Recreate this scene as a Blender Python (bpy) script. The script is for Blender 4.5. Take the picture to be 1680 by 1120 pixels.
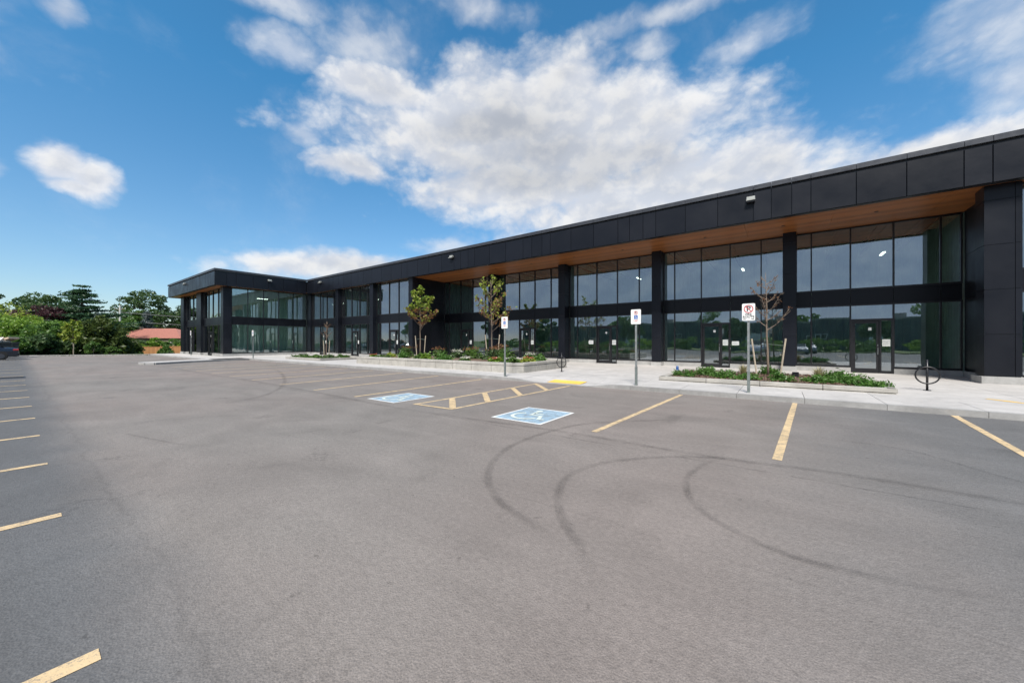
import bpy, bmesh, math, random
import numpy as np
from mathutils import Vector, Matrix
random.seed(7)
RNG = np.random.default_rng(11)
R = math.radians
S = bpy.context.scene
for o in list(bpy.data.objects):
    bpy.data.objects.remove(o)
COL = S.collection

# ------------------------------------------------------------ camera, sky, sun, exposure
cam = bpy.data.cameras.new('camera'); cam.sensor_width = 36; cam.lens = 12.857
cam.clip_end = 3000; cam.clip_start = 0.05
co = bpy.data.objects.new('camera', cam); COL.objects.link(co)
co.location = (0, 0, 1.6); co.rotation_euler = (R(90), 0, math.atan2(.592, .806))
S.camera = co
S.render.engine = 'CYCLES'
S.view_settings.view_transform = 'Standard'; S.view_settings.look = 'None'
S.view_settings.gamma = 1; S.view_settings.use_curve_mapping = False
S.view_settings.exposure = 1.1
S.cycles.max_bounces = 12; S.cycles.transparent_max_bounces = 16
SUN_EL, SUN_AZ = 52, 158            # azimuth clockwise from +Y
SKY_STRENGTH = 0.085
CLOUD = 5.0
sd = bpy.data.lights.new('sun', 'SUN'); sd.energy = 2.8; sd.angle = R(15); sd.color = (1, .95, .88)
so = bpy.data.objects.new('sun', sd); COL.objects.link(so)
az = R(SUN_AZ); el = R(SUN_EL)
sdir = Vector((math.sin(az)*math.cos(el), math.cos(az)*math.cos(el), math.sin(el)))
so.rotation_euler = sdir.to_track_quat('Z', 'Y').to_euler(); so.location = (0, 0, 60)


class NT:
    """small node helper"""
    def __init__(s, tree): s.t = tree; s.n = tree.nodes; s.l = tree.links
    def add(s, typ, ins=None, **kw):
        n = s.n.new(typ)
        for k, v in kw.items(): setattr(n, k, v)
        for k, v in (ins or {}).items(): s.put(n, k, v)
        return n
    def put(s, n, k, v):
        i = n.inputs[k]
        if hasattr(v, 'is_output'): s.l.new(v, i)
        elif hasattr(v, 'outputs'): s.l.new(v.outputs[0], i)
        else: i.default_value = v
    def m(s, op, a, b=0.0, c=0.0, clamp=False):
        return s.add('ShaderNodeMath', {0: a, 1: b, 2: c}, operation=op, use_clamp=clamp)
    def rng(s, v, a, b, c=0.0, d=1.0, smooth=False):
        return s.add('ShaderNodeMapRange', {0: v, 1: a, 2: b, 3: c, 4: d}, interpolation_type='SMOOTHSTEP' if smooth else 'LINEAR')
    def noise(s, vec, scale, detail=3, rough=.5, dist=0.0):
        return s.add('ShaderNodeTexNoise', {'Vector': vec, 'Scale': scale, 'Detail': detail, 'Roughness': rough, 'Distortion': dist})
    def mix(s, f, a, b):
        n = s.add('ShaderNodeMix', data_type='RGBA')
        s.put(n, 0, f); s.put(n, 6, a); s.put(n, 7, b)
        return n.outputs[2]


def world():
    w = bpy.data.worlds.new('World'); S.world = w; w.use_nodes = True
    N = NT(w.node_tree); N.n.clear()
    tc = N.add('ShaderNodeTexCoord'); d = tc.outputs['Generated']
    sky = N.add('ShaderNodeTexSky', sky_type='NISHITA', sun_disc=False, sun_elevation=el, sun_rotation=az)
    sky.air_density = 1.0; sky.dust_density = .6; sky.ozone_density = 2.5; sky.altitude = 100
    # big warp for ragged outlines
    wn = N.noise(d, 6.0, 7, .6)
    warp = N.add('ShaderNodeVectorMath', {0: wn.outputs['Color'], 1: (.5, .5, .5)}, operation='SUBTRACT')
    warp = N.add('ShaderNodeVectorMath', {0: warp, 3: .05}, operation='SCALE')
    dw = N.add('ShaderNodeVectorMath', {0: d, 1: warp}, operation='ADD')
    # cumulus clumps: azimuth, elevation, half width, half height, weight
    B = [(-34.5, 30.4, 0.40, 0.12, 1.2), (-54.7, 33.0, 0.16, 0.05, 1), (-21.4, 29.3, 0.28, 0.12, 1.1), (-10.0, 21.0, 0.31, 0.10, 1.05), (-35.3, 22.6, 0.34, 0.085, 1), (-60.1, 23.4, 0.12, 0.049, 0.9), (-12.9, 29.5, 0.12, 0.06, .95), (-28.7, 35.4, 0.079, 0.035, 0.9), (-65.8, 26.1, 0.045, 0.029, 0.6), (-87.0, 16.9, 0.036, 0.034, 1.1), (-85.2, 16.3, 0.038, 0.036, 1.12), (-85.8, 15.2, .046, .020, 1.02), (-91.5, 15.0, 0.022, 0.020, 0.8), (-68.0, 34.3, 0.08, 0.035, 0.8), (-57.3, 37.3, 0.115, 0.05, 0.75), (-70.0, 38.6, 0.16, 0.025, 0.8), (-41.1, 42.1, 0.11, 0.032, 0.8), (-86.9, 30.0, 0.03, 0.024, 0.4), (-16.2, 37.0, 0.06, 0.038, 0.65), (-4.3, 35.0, 0.083, 0.033, 0.55), (-10.5, 40.0, 0.21, 0.025, 0.8), (17.5, 27.5, 0.10, 0.075, 0.8), (18.5, 22.5, 0.06, 0.05, 0.8), (13.1, 18.6, 0.16, 0.045, 1.0), (-1.3, 21.3, 0.139, 0.105, 0.9), (-61.3, 10.4, 0.30, 0.045, 0.95), (-46.2, 14.2, 0.09, 0.036, 0.85), (-21.4, 19.1, 0.408, 0.086, 0.9), (5.2, 15.7, 0.2, 0.09, 0.8), (32, 30, .26, .12, .9), (60, 22, .4, .12, .9), (-105, 28, .25, .08, .8), (-120, 14, .3, .05, .7)]
    acc = None; wac = None
    for a, e, hw, hh, wt in B:
        a = R(a); e = R(e)
        c = Vector((math.sin(a)*math.cos(e), math.cos(a)*math.cos(e), math.sin(e)))
        u = Vector((math.cos(a), -math.sin(a), 0)); v = u.cross(c)
        if v.z < 0: v = -v
        cz = u.cross(v)
        eu = Matrix((u, v, cz)).transposed().to_euler()
        mp = N.add('ShaderNodeMapping', {'Vector': dw, 'Location': c, 'Rotation': eu, 'Scale': (hw*1.15, hh*1.2, .5)}, vector_type='TEXTURE')
        ln = N.add('ShaderNodeVectorMath', {0: mp}, operation='LENGTH')
        big = wt >= .88
        f = N.m('MULTIPLY_ADD', ln.outputs['Value'], -(1.15 if big else 1.0), wt*1.15 if big else .95)
        if big: acc = f if acc is None else N.m('SMOOTH_MAX', acc, f, .10)
        else: wac = f if wac is None else N.m('SMOOTH_MAX', wac, f, .05)
    sep = N.add('ShaderNodeSeparateXYZ', {0: d})
    back = N.rng(N.m('MULTIPLY_ADD', sep.outputs[1], -1.0, N.m('MULTIPLY', sep.outputs[2], .35)), .05, .45, 0, 1, True)   # the side the glass looks at is overcast
    sq = N.add('ShaderNodeMapping', {'Vector': dw, 'Scale': (1, 1, 1.5)})
    def billow(vec, dt=3.0):
        vo = N.add('ShaderNodeTexVoronoi', {'Vector': vec, 'Scale': 5.2, 'Detail': dt, 'Roughness': .64, 'Lacunarity': 2.2}, feature='F1', normalize=True)
        fb = N.noise(vec, 8, 7, .62, .1)
        b = N.m('MULTIPLY_ADD', vo.outputs['Distance'], -1.35, .52)
        return N.m('ADD', b, N.m('MULTIPLY_ADD', fb.outputs[0], 1.1, -.55))
    b0 = billow(sq)
    up = N.add('ShaderNodeVectorMath', {0: sq, 1: (-.010, -.006, .030)}, operation='ADD')
    b1 = billow(up, 2.0)
    field = N.m('ADD', N.m('SUBTRACT', acc, .20), b0)
    field = N.m('MAXIMUM', field, N.m('ADD', N.m('MULTIPLY_ADD', back, 1.7, -1.05), N.m('MULTIPLY', b0, .4)))
    dens = N.rng(field, -.06, .62, 0, .93, True)
    wf = N.m('ADD', wac, N.m('MULTIPLY', b0, 1.25))
    wd = N.rng(wf, .0, 1.1, 0, .6, True)
    n2 = N.noise(sq, 3.4, 9, .64, .2)
    veil = N.rng(n2.outputs[0], .48, .88, 0, .26, True)
    dens = N.m('MAXIMUM', N.m('MAXIMUM', dens, wd), veil)
    rel = N.m('SUBTRACT', b0, b1)
    sh = N.rng(rel, -.16, .22, 0.0, 1.0, True)
    thick = N.rng(field, .25, 1.15, 1.0, .86, True)
    # shaded undersides of the big cumulus
    def under(a, e, hw, hh):
        a = R(a); e = R(e); c = Vector((math.sin(a)*math.cos(e), math.cos(a)*math.cos(e), math.sin(e))); u = Vector((math.cos(a), -math.sin(a), 0)); v = u.cross(c)
        if v.z < 0: v = -v
        eu = Matrix((u, v, u.cross(v))).transposed().to_euler()
        mp = N.add('ShaderNodeMapping', {'Vector': dw, 'Location': c, 'Rotation': eu, 'Scale': (hw, hh, .5)}, vector_type='TEXTURE')
        return N.m('SUBTRACT', 1.0, N.add('ShaderNodeVectorMath', {0: mp}, operation='LENGTH').outputs['Value'])
    ud = N.m('MAXIMUM', under(-31, 25.5, .34, .085), N.m('MAXIMUM', under(-40, 30, .2, .05), under(-19, 25, .2, .06)))
    ud = N.rng(N.m('ADD', ud, N.m('MULTIPLY', b0, .35)), .0, .75, 1, .80, True)
    n5 = N.noise(dw, 2.6, 3, .5)
    lum = N.m('MULTIPLY', N.m('MULTIPLY', N.m('MULTIPLY_ADD', sh, .17, .91), N.m('MULTIPLY', thick, ud)), N.rng(n5.outputs[0], .3, .7, .92, 1.06))
    grey = N.mix(back, (1, 1, 1, 1), (.50, .60, .76, 1))
    cc = N.mix(N.m('MULTIPLY', sh, ud), (.87, .91, 1.0, 1), (1.0, .99, .98, 1))
    colr = N.add('ShaderNodeVectorMath', {0: cc, 1: grey}, operation='MULTIPLY')
    lc = N.m('MULTIPLY', lum, CLOUD)
    colr = N.add('ShaderNodeVectorMath', {0: colr, 3: lc}, operation='SCALE')
    low = N.rng(sep.outputs[2], .0, .035, 0.35, 1, True)
    dens = N.m('MULTIPLY', dens, low)
    tcol = N.mix(N.rng(sep.outputs[2], .02, .52, 0, 1), (.74, .76, .78, 1), (.36, .88, 1.02, 1))
    tint = N.add('ShaderNodeVectorMath', {0: sky, 1: tcol}, operation='MULTIPLY')
    out = N.mix(dens, tint.outputs[0], colr.outputs[0])
    bg = N.add('ShaderNodeBackground', {'Color': out, 'Strength': SKY_STRENGTH})
    N.add('ShaderNodeOutputWorld', {'Surface': bg})
world()

# ------------------------------------------------------------ materials
MATS = {}
def mat(name, col=(.5, .5, .5), rough=.6, metal=0.0, spec=.5, noise=None, bump=None, coat=0.0, emit=None):
    """noise=(scale, amount); bump=(scale, strength)"""
    m = bpy.data.materials.new(name); m.use_nodes = True
    N = NT(m.node_tree); p = N.n['Principled BSDF']
    c4 = (*col, 1)
    tc = N.add('ShaderNodeTexCoord').outputs['Object']
    if noise:
        n = N.noise(tc, noise[0], 5, .6)
        f = N.rng(n.outputs[0], .3, .7, 1-noise[1], 1+noise[1])
        v = N.add('ShaderNodeVectorMath', {0: c4[:3], 3: f}, operation='SCALE')
        N.put(p, 'Base Color', v)
        r = N.rng(n.outputs[0], .3, .7, max(0, rough-.08), min(1, rough+.08)); N.put(p, 'Roughness', r)
    else:
        p.inputs['Base Color'].default_value = c4; p.inputs['Roughness'].default_value = rough
    if bump:
        n = N.noise(tc, bump[0], 4, .6)
        b = N.add('ShaderNodeBump', {'Height': n.outputs[0], 'Strength': bump[1], 'Distance': .02}); N.put(p, 'Normal', b)
    p.inputs['Metallic'].default_value = metal
    p.inputs['Specular IOR Level'].default_value = spec
    p.inputs['Coat Weight'].default_value = coat
    if emit:
        p.inputs['Emission Color'].default_value = (*emit[:3], 1); p.inputs['Emission Strength'].default_value = emit[3]
    MATS[name] = m
    return m

def asphalt():
    m = bpy.data.materials.new('asphalt'); m.use_nodes = True
    N = NT(m.node_tree); p = N.n['Principled BSDF']
    g = N.add('ShaderNodeNewGeometry').outputs['Position']
    fine = N.noise(g, 120, 3, .7); mid = N.noise(g, 22, 4, .65); big = N.noise(g, .55, 6, .62, .6); huge = N.noise(g, .12, 3, .5)
    st = N.add('ShaderNodeMapping', {'Vector': g, 'Scale': (.35, 1.6, 1)}); streak = N.noise(st, 1.3, 5, .6, .4)
    vor = N.add('ShaderNodeTexVoronoi', {'Vector': g, 'Scale': 75}); 
    base = N.mix(N.rng(huge.outputs[0], .35, .65), (.212, .182, .165, 1), (.196, .180, .165, 1))
    f = N.m('MULTIPLY', N.rng(big.outputs[0], .3, .72, .84, 1.12), N.rng(streak.outputs[0], .3, .7, .93, 1.06))
    f = N.m('MULTIPLY', f, N.rng(mid.outputs[0], .3, .7, .86, 1.13))
    f = N.m('MULTIPLY', f, N.rng(fine.outputs[0], .32, .68, .74, 1.26))
    dk = N.rng(vor.outputs['Distance'], .0, .28, .72, 1.0); f = N.m('MULTIPLY', f, dk)
    sep = N.add('ShaderNodeSeparateXYZ', {0: g})
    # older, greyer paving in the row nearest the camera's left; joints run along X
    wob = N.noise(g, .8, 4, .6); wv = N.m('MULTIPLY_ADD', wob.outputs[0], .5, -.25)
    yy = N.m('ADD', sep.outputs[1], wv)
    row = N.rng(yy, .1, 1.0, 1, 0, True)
    east = N.rng(N.m('ADD', sep.outputs[0], N.m('MULTIPLY', wv, 3.0)), -.8, 2.6, 0, 1, True)  # lens vignette painted into the colour: asphalt turns greyer and darker towards +X
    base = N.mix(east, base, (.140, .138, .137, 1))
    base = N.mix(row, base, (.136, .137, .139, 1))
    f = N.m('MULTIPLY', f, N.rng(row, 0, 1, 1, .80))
    wob2 = N.noise(g, 3.0, 5, .7); w2 = N.m('MULTIPLY_ADD', wob2.outputs[0], .12, -.06)
    for yc, wd, amt in ((.62, .035, .14),):
        dd = N.m('ABSOLUTE', N.m('SUBTRACT', N.m('ADD', yy, w2), yc))
        f = N.m('MULTIPLY', f, N.m('SUBTRACT', 1.0, N.m('MULTIPLY', N.rng(dd, 0, wd, 1, 0, True), N.m('MULTIPLY', N.rng(wob.outputs[0], .35, .6), amt))))
    # dark damp-looking oil patches
    ol = N.noise(g, .38, 5, .65, 1.0); f = N.m('MULTIPLY', f, N.rng(ol.outputs[0], .60, .74, 1, .78, True))
    # fine cracks and roller seams
    cw = N.noise(g, 1.5, 6, .7); cm = N.add('ShaderNodeVectorMath', {0: cw.outputs['Color'], 3: .9}, operation='SCALE'); cg = N.add('ShaderNodeVectorMath', {0: g, 1: cm}, operation='ADD')
    cv = N.add('ShaderNodeTexVoronoi', {'Vector': cg, 'Scale': .33}, feature='DISTANCE_TO_EDGE')
    ck = N.m('MULTIPLY', N.rng(cv.outputs['Distance'], 0, .010, 1, 0, True), N.rng(N.noise(g, .45, 4, .6).outputs[0], .56, .66, 0, .25, True))
    f = N.m('MULTIPLY', f, N.m('SUBTRACT', 1.0, ck))
    for yc, wd, amt in ((5.47, .035, .30), (9.1, .02, .14), (3.1, .02, .12), (-2.6, .03, .2)):
        dd = N.m('ABSOLUTE', N.m('SUBTRACT', N.m('ADD', sep.outputs[1], w2), yc))
        f = N.m('MULTIPLY', f, N.m('SUBTRACT', 1.0, N.m('MULTIPLY', N.rng(dd, 0, wd, 1, 0, True), N.m('MULTIPLY', N.rng(wob2.outputs[0], .35, .6), amt))))
    pt = N.noise(g, 7, 3, .75); f = N.m('MULTIPLY', f, N.rng(pt.outputs[0], .64, .74, 1, .70, True))
    # drips and smudges left by parked cars
    dv = N.add('ShaderNodeTexVoronoi', {'Vector': cg, 'Scale': .55}); dr = N.m('MULTIPLY', N.rng(dv.outputs['Distance'], .03, .15, 1, 0, True), N.rng(N.noise(g, 14, 4, .7).outputs[0], .4, .62, 0, .38, True))
    f = N.m('MULTIPLY', f, N.m('SUBTRACT', 1.0, dr))
    # pale scuffs and grit
    sc = N.noise(g, 2.4, 8, .75, 1.5); f = N.m('ADD', f, N.rng(sc.outputs[0], .68, .8, 0, .55, True))
    wsp = N.noise(g, 260, 1, .5); f = N.m('ADD', f, N.rng(wsp.outputs[0], .74, .78, 0, .9))
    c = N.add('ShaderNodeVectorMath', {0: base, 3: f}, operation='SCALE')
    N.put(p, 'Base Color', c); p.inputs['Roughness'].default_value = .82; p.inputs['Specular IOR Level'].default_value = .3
    h = N.m('ADD', N.m('MULTIPLY', fine.outputs[0], .6), vor.outputs['Distance'])
    N.put(p, 'Normal', N.add('ShaderNodeBump', {'Height': h, 'Strength': .55, 'Distance': .006}))
    MATS['asphalt'] = m

def paint(name, col, wear=.5):
    m = bpy.data.materials.new(name); m.use_nodes = True
    N = NT(m.node_tree); p = N.n['Principled BSDF']
    g = N.add('ShaderNodeNewGeometry').outputs['Position']
    a = N.noise(g, 90, 3, .7); b = N.noise(g, 6, 6, .7); big = N.noise(g, 1.1, 3, .5)
    w = N.rng(N.m('ADD', N.m('MULTIPLY', a.outputs[0], .5), N.m('MULTIPLY', b.outputs[0], .5)), wear, wear+.13, 0, .8, True)
    f = N.rng(big.outputs[0], .3, .7, .86, 1.08)
    f = N.m('MULTIPLY', f, N.rng(a.outputs[0], .3, .7, .88, 1.1))
    c1 = N.add('ShaderNodeVectorMath', {0: col, 3: f}, operation='SCALE')
    N.put(p, 'Base Color', N.mix(w, c1.outputs[0], (.15, .14, .135, 1))); p.inputs['Roughness'].default_value = .75
    N.put(p, 'Normal', N.add('ShaderNodeBump', {'Height': a.outputs[0], 'Strength': .4, 'Distance': .005}))
    MATS[name] = m

def concrete(name, col, dirt=.25):
    m = bpy.data.materials.new(name); m.use_nodes = True
    N = NT(m.node_tree); p = N.n['Principled BSDF']
    g = N.add('ShaderNodeNewGeometry').outputs['Position']
    a = N.noise(g, 60, 4, .7); b = N.noise(g, 1.2, 7, .65, .5); c = N.noise(g, 6, 6, .7, .3)
    st = N.add('ShaderNodeMapping', {'Vector': g, 'Scale': (.5, 4, 4)}); s = N.noise(st, 1.1, 4, .5)
    f = N.m('MULTIPLY', N.rng(a.outputs[0], .3, .7, .9, 1.08), N.rng(b.outputs[0], .3, .7, 1-dirt, 1.05))
    f = N.m('MULTIPLY', f, N.rng(c.outputs[0], .35, .7, 1.03, 1-dirt*.5)); f = N.m('MULTIPLY', f, N.rng(s.outputs[0], .3, .7, .96, 1.03))
    f = N.m('MULTIPLY', f, N.rng(N.noise(g, .5, 6, .7, 1.2).outputs[0], .6, .75, 1, 1-dirt*.9, True))
    oi = N.add('ShaderNodeObjectInfo'); f = N.m('MULTIPLY', f, N.rng(oi.outputs['Random'], 0, 1, .95, 1.03))
    N.put(p, 'Base Color', N.add('ShaderNodeVectorMath', {0: col, 3: f}, operation='SCALE'))
    p.inputs['Roughness'].default_value = .85
    N.put(p, 'Normal', N.add('ShaderNodeBump', {'Height': a.outputs[0], 'Strength': .25, 'Distance': .01}))
    MATS[name] = m

def glass():
    m = bpy.data.materials.new('tinted glass'); m.use_nodes = True
    N = NT(m.node_tree); N.n.clear()
    oi = N.add('ShaderNodeObjectInfo')
    g = N.add('ShaderNodeNewGeometry')
    n = N.noise(g.outputs['Position'], .35, 2, .5)
    bp = N.add('ShaderNodeBump', {'Height': n.outputs[0], 'Strength': .35, 'Distance': .02})
    fr = N.add('ShaderNodeFresnel', {'IOR': 1.5})
    f = N.m('ADD', N.m('MULTIPLY', fr, .85), .35, clamp=True)
    tr = N.add('ShaderNodeBsdfTransparent', {'Color': (.70, .92, .83, 1)})
    gl = N.add('ShaderNodeBsdfGlossy', {'Color': (.82, .90, .95, 1), 'Roughness': .0, 'Normal': bp})
    mx = N.add('ShaderNodeMixShader', {0: f, 1: tr, 2: gl})
    N.add('ShaderNodeOutputMaterial', {'Surface': mx}); MATS['glass'] = m

def panel(name, col, rough):
    m = bpy.data.materials.new(name); m.use_nodes = True
    N = NT(m.node_tree); p = N.n['Principled BSDF']
    g = N.add('ShaderNodeNewGeometry').outputs['Position']; oi = N.add('ShaderNodeObjectInfo')
    a = N.noise(g, 55, 3, .7); b = N.noise(g, .9, 4, .5)
    f = N.m('MULTIPLY', N.rng(oi.outputs['Random'], 0, 1, .86, 1.16), N.m('MULTIPLY', N.rng(a.outputs[0], .3, .7, .82, 1.2), N.rng(b.outputs[0], .3, .7, .9, 1.1)))
    N.put(p, 'Base Color', N.add('ShaderNodeVectorMath', {0: col, 3: f}, operation='SCALE'))
    p.inputs['Specular IOR Level'].default_value = .3
    N.put(p, 'Roughness', N.rng(b.outputs[0], .3, .7, rough-.05, rough+.07))
    N.put(p, 'Normal', N.add('ShaderNodeBump', {'Height': b.outputs[0], 'Strength': .28, 'Distance': .05}))
    MATS[name] = m

def wood(name, c1, c2, axis, width, rough=.45):
    m = bpy.data.materials.new(name); m.use_nodes = True
    N = NT(m.node_tree); p = N.n['Principled BSDF']
    g = N.add('ShaderNodeNewGeometry').outputs['Position']
    sep = N.add('ShaderNodeSeparateXYZ', {0: g})
    q = N.m('DIVIDE', sep.outputs[axis], width)
    idx = N.m('FLOOR', q); fr = N.m('FRACT', q)
    wn = N.add('ShaderNodeTexWhiteNoise', {'W': idx}, noise_dimensions='1D')
    sc = [2, 2, 2]; sc[axis] = 30; sc[1-axis if axis < 2 else 0] = .8
    mp = N.add('ShaderNodeMapping', {'Vector': g, 'Scale': sc}); gr = N.noise(mp, 2.0, 4, .6, .5)
    c = N.mix(N.rng(gr.outputs[0], .3, .7), (*c1, 1), (*c2, 1))
    f = N.m('MULTIPLY', N.rng(wn, 0, 1, .75, 1.2), N.rng(fr, 0, .06, .35, 1))
    N.put(p, 'Base Color', N.add('ShaderNodeVectorMath', {0: c, 3: f}, operation='SCALE'))
    p.inputs['Roughness'].default_value = rough
    MATS[name] = m

def leaf(name, c1, c2, trans=.35, shade=.35):
    m = bpy.data.materials.new(name); m.use_nodes = True
    N = NT(m.node_tree); N.n.clear()
    g = N.add('ShaderNodeNewGeometry'); r = g.outputs['Random Per Island']
    n = N.noise(g.outputs['Position'], .9, 3, .6)
    k = N.m('ADD', N.m('MULTIPLY', r, .6), N.m('MULTIPLY', N.rng(n.outputs[0], .3, .7), .4))
    c = N.mix(k, (*c1, 1), (*c2, 1))
    df = N.add('ShaderNodeBsdfDiffuse', {'Color': c}); ts = N.add('ShaderNodeBsdfTranslucent', {'Color': c})
    gs = N.add('ShaderNodeBsdfGlossy', {'Color': (.5, .5, .5, 1), 'Roughness': .45})
    a = N.add('ShaderNodeMixShader', {0: trans, 1: df, 2: ts}); b = N.add('ShaderNodeMixShader', {0: .05, 1: a, 2: gs})
    N.add('ShaderNodeOutputMaterial', {'Surface': b}); MATS[name] = m

def tyre_mark_mat():
    m = bpy.data.materials.new('tyre rubber on asphalt'); m.use_nodes = True
    N = NT(m.node_tree); N.n.clear()
    uv = N.add('ShaderNodeTexCoord').outputs['UV']; sep = N.add('ShaderNodeSeparateXYZ', {0: uv})
    g = N.add('ShaderNodeNewGeometry').outputs['Position']
    e = N.m('ABSOLUTE', N.m('SUBTRACT', sep.outputs[1], .5))
    edge = N.rng(e, .08, .5, 1, 0, True)
    a = N.noise(g, 100, 2, .7); b = N.noise(g, 2.3, 6, .7)
    st = N.add('ShaderNodeMapping', {'Vector': uv, 'Scale': (1.5, 9, 1)}); tr_ = N.noise(st, 2.0, 3, .6)
    f = N.m('MULTIPLY', edge, N.rng(a.outputs[0], .38, .6, .1, 1)); f = N.m('MULTIPLY', f, N.rng(b.outputs[0], .35, .68, .12, 1.0)); f = N.m('MULTIPLY', f, N.rng(tr_.outputs[0], .3, .65, .35, 1.0))
    f = N.m('MULTIPLY', f, N.m('MULTIPLY', N.rng(sep.outputs[0], 0, .12, 0, 1, True), N.rng(sep.outputs[0], .72, 1, 1, 0, True)))
    f = N.m('MULTIPLY', f, .56)
    tr = N.add('ShaderNodeBsdfTransparent'); df = N.add('ShaderNodeBsdfDiffuse', {'Color': (.035, .033, .034, 1)})
    N.add('ShaderNodeOutputMaterial', {'Surface': N.add('ShaderNodeMixShader', {0: f, 1: tr, 2: df})}); MATS['tyre_mark'] = m

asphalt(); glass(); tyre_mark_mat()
paint('yellow paint', (.62, .46, .26), .475); paint('blue paint', (.30, .43, .53), .47); paint('white paint', (.70, .70, .68), .57); paint('symbol paint', (.60, .66, .60), .53)
paint('tactile yellow', (.78, .50, .10), .66)
concrete('pavement concrete', (.50, .48, .46), .2); concrete('curb concrete', (.36, .355, .345), .3); concrete('planter concrete', (.44, .42, .38), .28)
concrete('base concrete', (.42, .415, .40), .3)
panel('fence wood', (.34, .165, .07), .75); panel('dark panel', (.0062, .0076, .0120), .36); panel('black panel', (.005, .006, .009), .36)
mat('black metal', (.012, .012, .014), .35, noise=(8, .2)); mat('coping metal', (.052, .056, .066), .4, .3, noise=(3, .15))
wood('soffit wood', (.235, .080, .021), (.33, .125, .036), 1, .14, .42)
mat('inner wall', (.80, .86, .82), .6, noise=(1.5, .12)); mat('inner dark', (.14, .14, .145), .7, noise=(2, .3)); mat('inner floor', (.3, .3, .29), .5, noise=(1, .2))
mat('tube light', (1, 1, 1), emit=(1, .97, .9, 2.2)); mat('steel', (.34, .36, .36), .45, .6, noise=(12, .2)); mat('steel sleeve', (.22, .25, .24), .5, .5, noise=(12, .2))
mat('sign white', (.80, .81, .80), .4, noise=(20, .04)); mat('sign red', (.52, .05, .06), .4); mat('sign black', (.02, .02, .02), .4); mat('sign blue', (.03, .12, .42), .4)
mat('paper', (.72, .74, .72), .8); mat('pale grey print', (.35, .37, .37), .8)
mat('bark', (.19, .145, .11), .9, noise=(20, .3), bump=(60, .6)); mat('dark bark', (.07, .06, .05), .9, noise=(8, .3)); mat('stake wood', (.40, .34, .26), .8, noise=(15, .2)); mat('strap', (.05, .07, .06), .7)
mat('mulch', (.13, .085, .06), .95, noise=(45, .5), bump=(35, 1.0)); mat('grass base', (.085, .12, .035), .95, noise=(6, .35), bump=(20, .8)); mat('far grass', (.07, .11, .03), .95, noise=(2, .35))
mat('red roof', (.36, .15, .115), .9, noise=(9, .45), bump=(12, .8)); mat('house wall', (.36, .28, .21), .85, noise=(4, .2)); mat('dark shingle', (.09, .085, .08), .9, noise=(8, .3))
mat('navy cladding', (.018, .030, .055), .5, noise=(1, .15)); mat('white cladding', (.6, .6, .58), .6, noise=(2, .1)); mat('roof stuff', (.25, .24, .23), .8)
mat('navy car paint', (.012, .014, .024), .28, .4, coat=.6, noise=(3, .05)); mat('white car paint', (.7, .7, .7), .3, coat=.6); mat('silver car paint', (.35, .36, .38), .3, .6, coat=.6)
mat('car glass', (.015, .018, .02), .06, spec=.9); mat('rubber', (.02, .02, .02), .85); mat('rim metal', (.10, .10, .11), .4, .8); mat('tail red', (.35, .015, .015), .2, coat=1); mat('lamp clear', (.6, .6, .6), .15, coat=1)
mat('bin metal', (.018, .024, .024), .5, noise=(4, .4)); mat('cardboard', (.50, .38, .27), .85, noise=(8, .15)); mat('pale board', (.62, .56, .48), .85, noise=(8, .15))
mat('pole concrete', (.5, .5, .48), .85, noise=(4, .15)); mat('wire', (.22, .23, .23), .5); mat('rust', (.20, .10, .05), .9); mat('joint dark', (.045, .04, .036), .95)
mat('lamp grey', (.42, .43, .40), .4, .3); mat('blue plastic', (.02, .08, .25), .4); mat('drain iron', (.045, .045, .05), .6, .4, noise=(30, .3))
leaf('leaf bright', (.11, .21, .022), (.23, .36, .05)); leaf('leaf mid', (.05, .12, .024), (.13, .23, .045)); leaf('leaf dark', (.034, .078, .028), (.105, .17, .055))
leaf('leaf purple', (.045, .018, .022), (.11, .045, .05)); leaf('leaf blue', (.07, .10, .095), (.15, .19, .185)); leaf('leaf pine', (.028, .075, .038), (.075, .15, .065))
leaf('leaf yellowgreen', (.18, .26, .03), (.38, .42, .07)); leaf('leaf rust', (.16, .065, .035), (.28, .15, .06)); leaf('leaf juniper', (.05, .13, .025), (.13, .26, .05))
leaf('leaf straw', (.30, .27, .13), (.42, .38, .20)); leaf('petal red', (.35, .07, .04), (.5, .2, .12)); leaf('petal pale', (.5, .5, .42), (.7, .68, .6)); leaf('leaf cedar', (.045, .075, .018), (.11, .15, .035))
leaf('grass blade', (.07, .12, .03), (.15, .20, .06))


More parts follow.
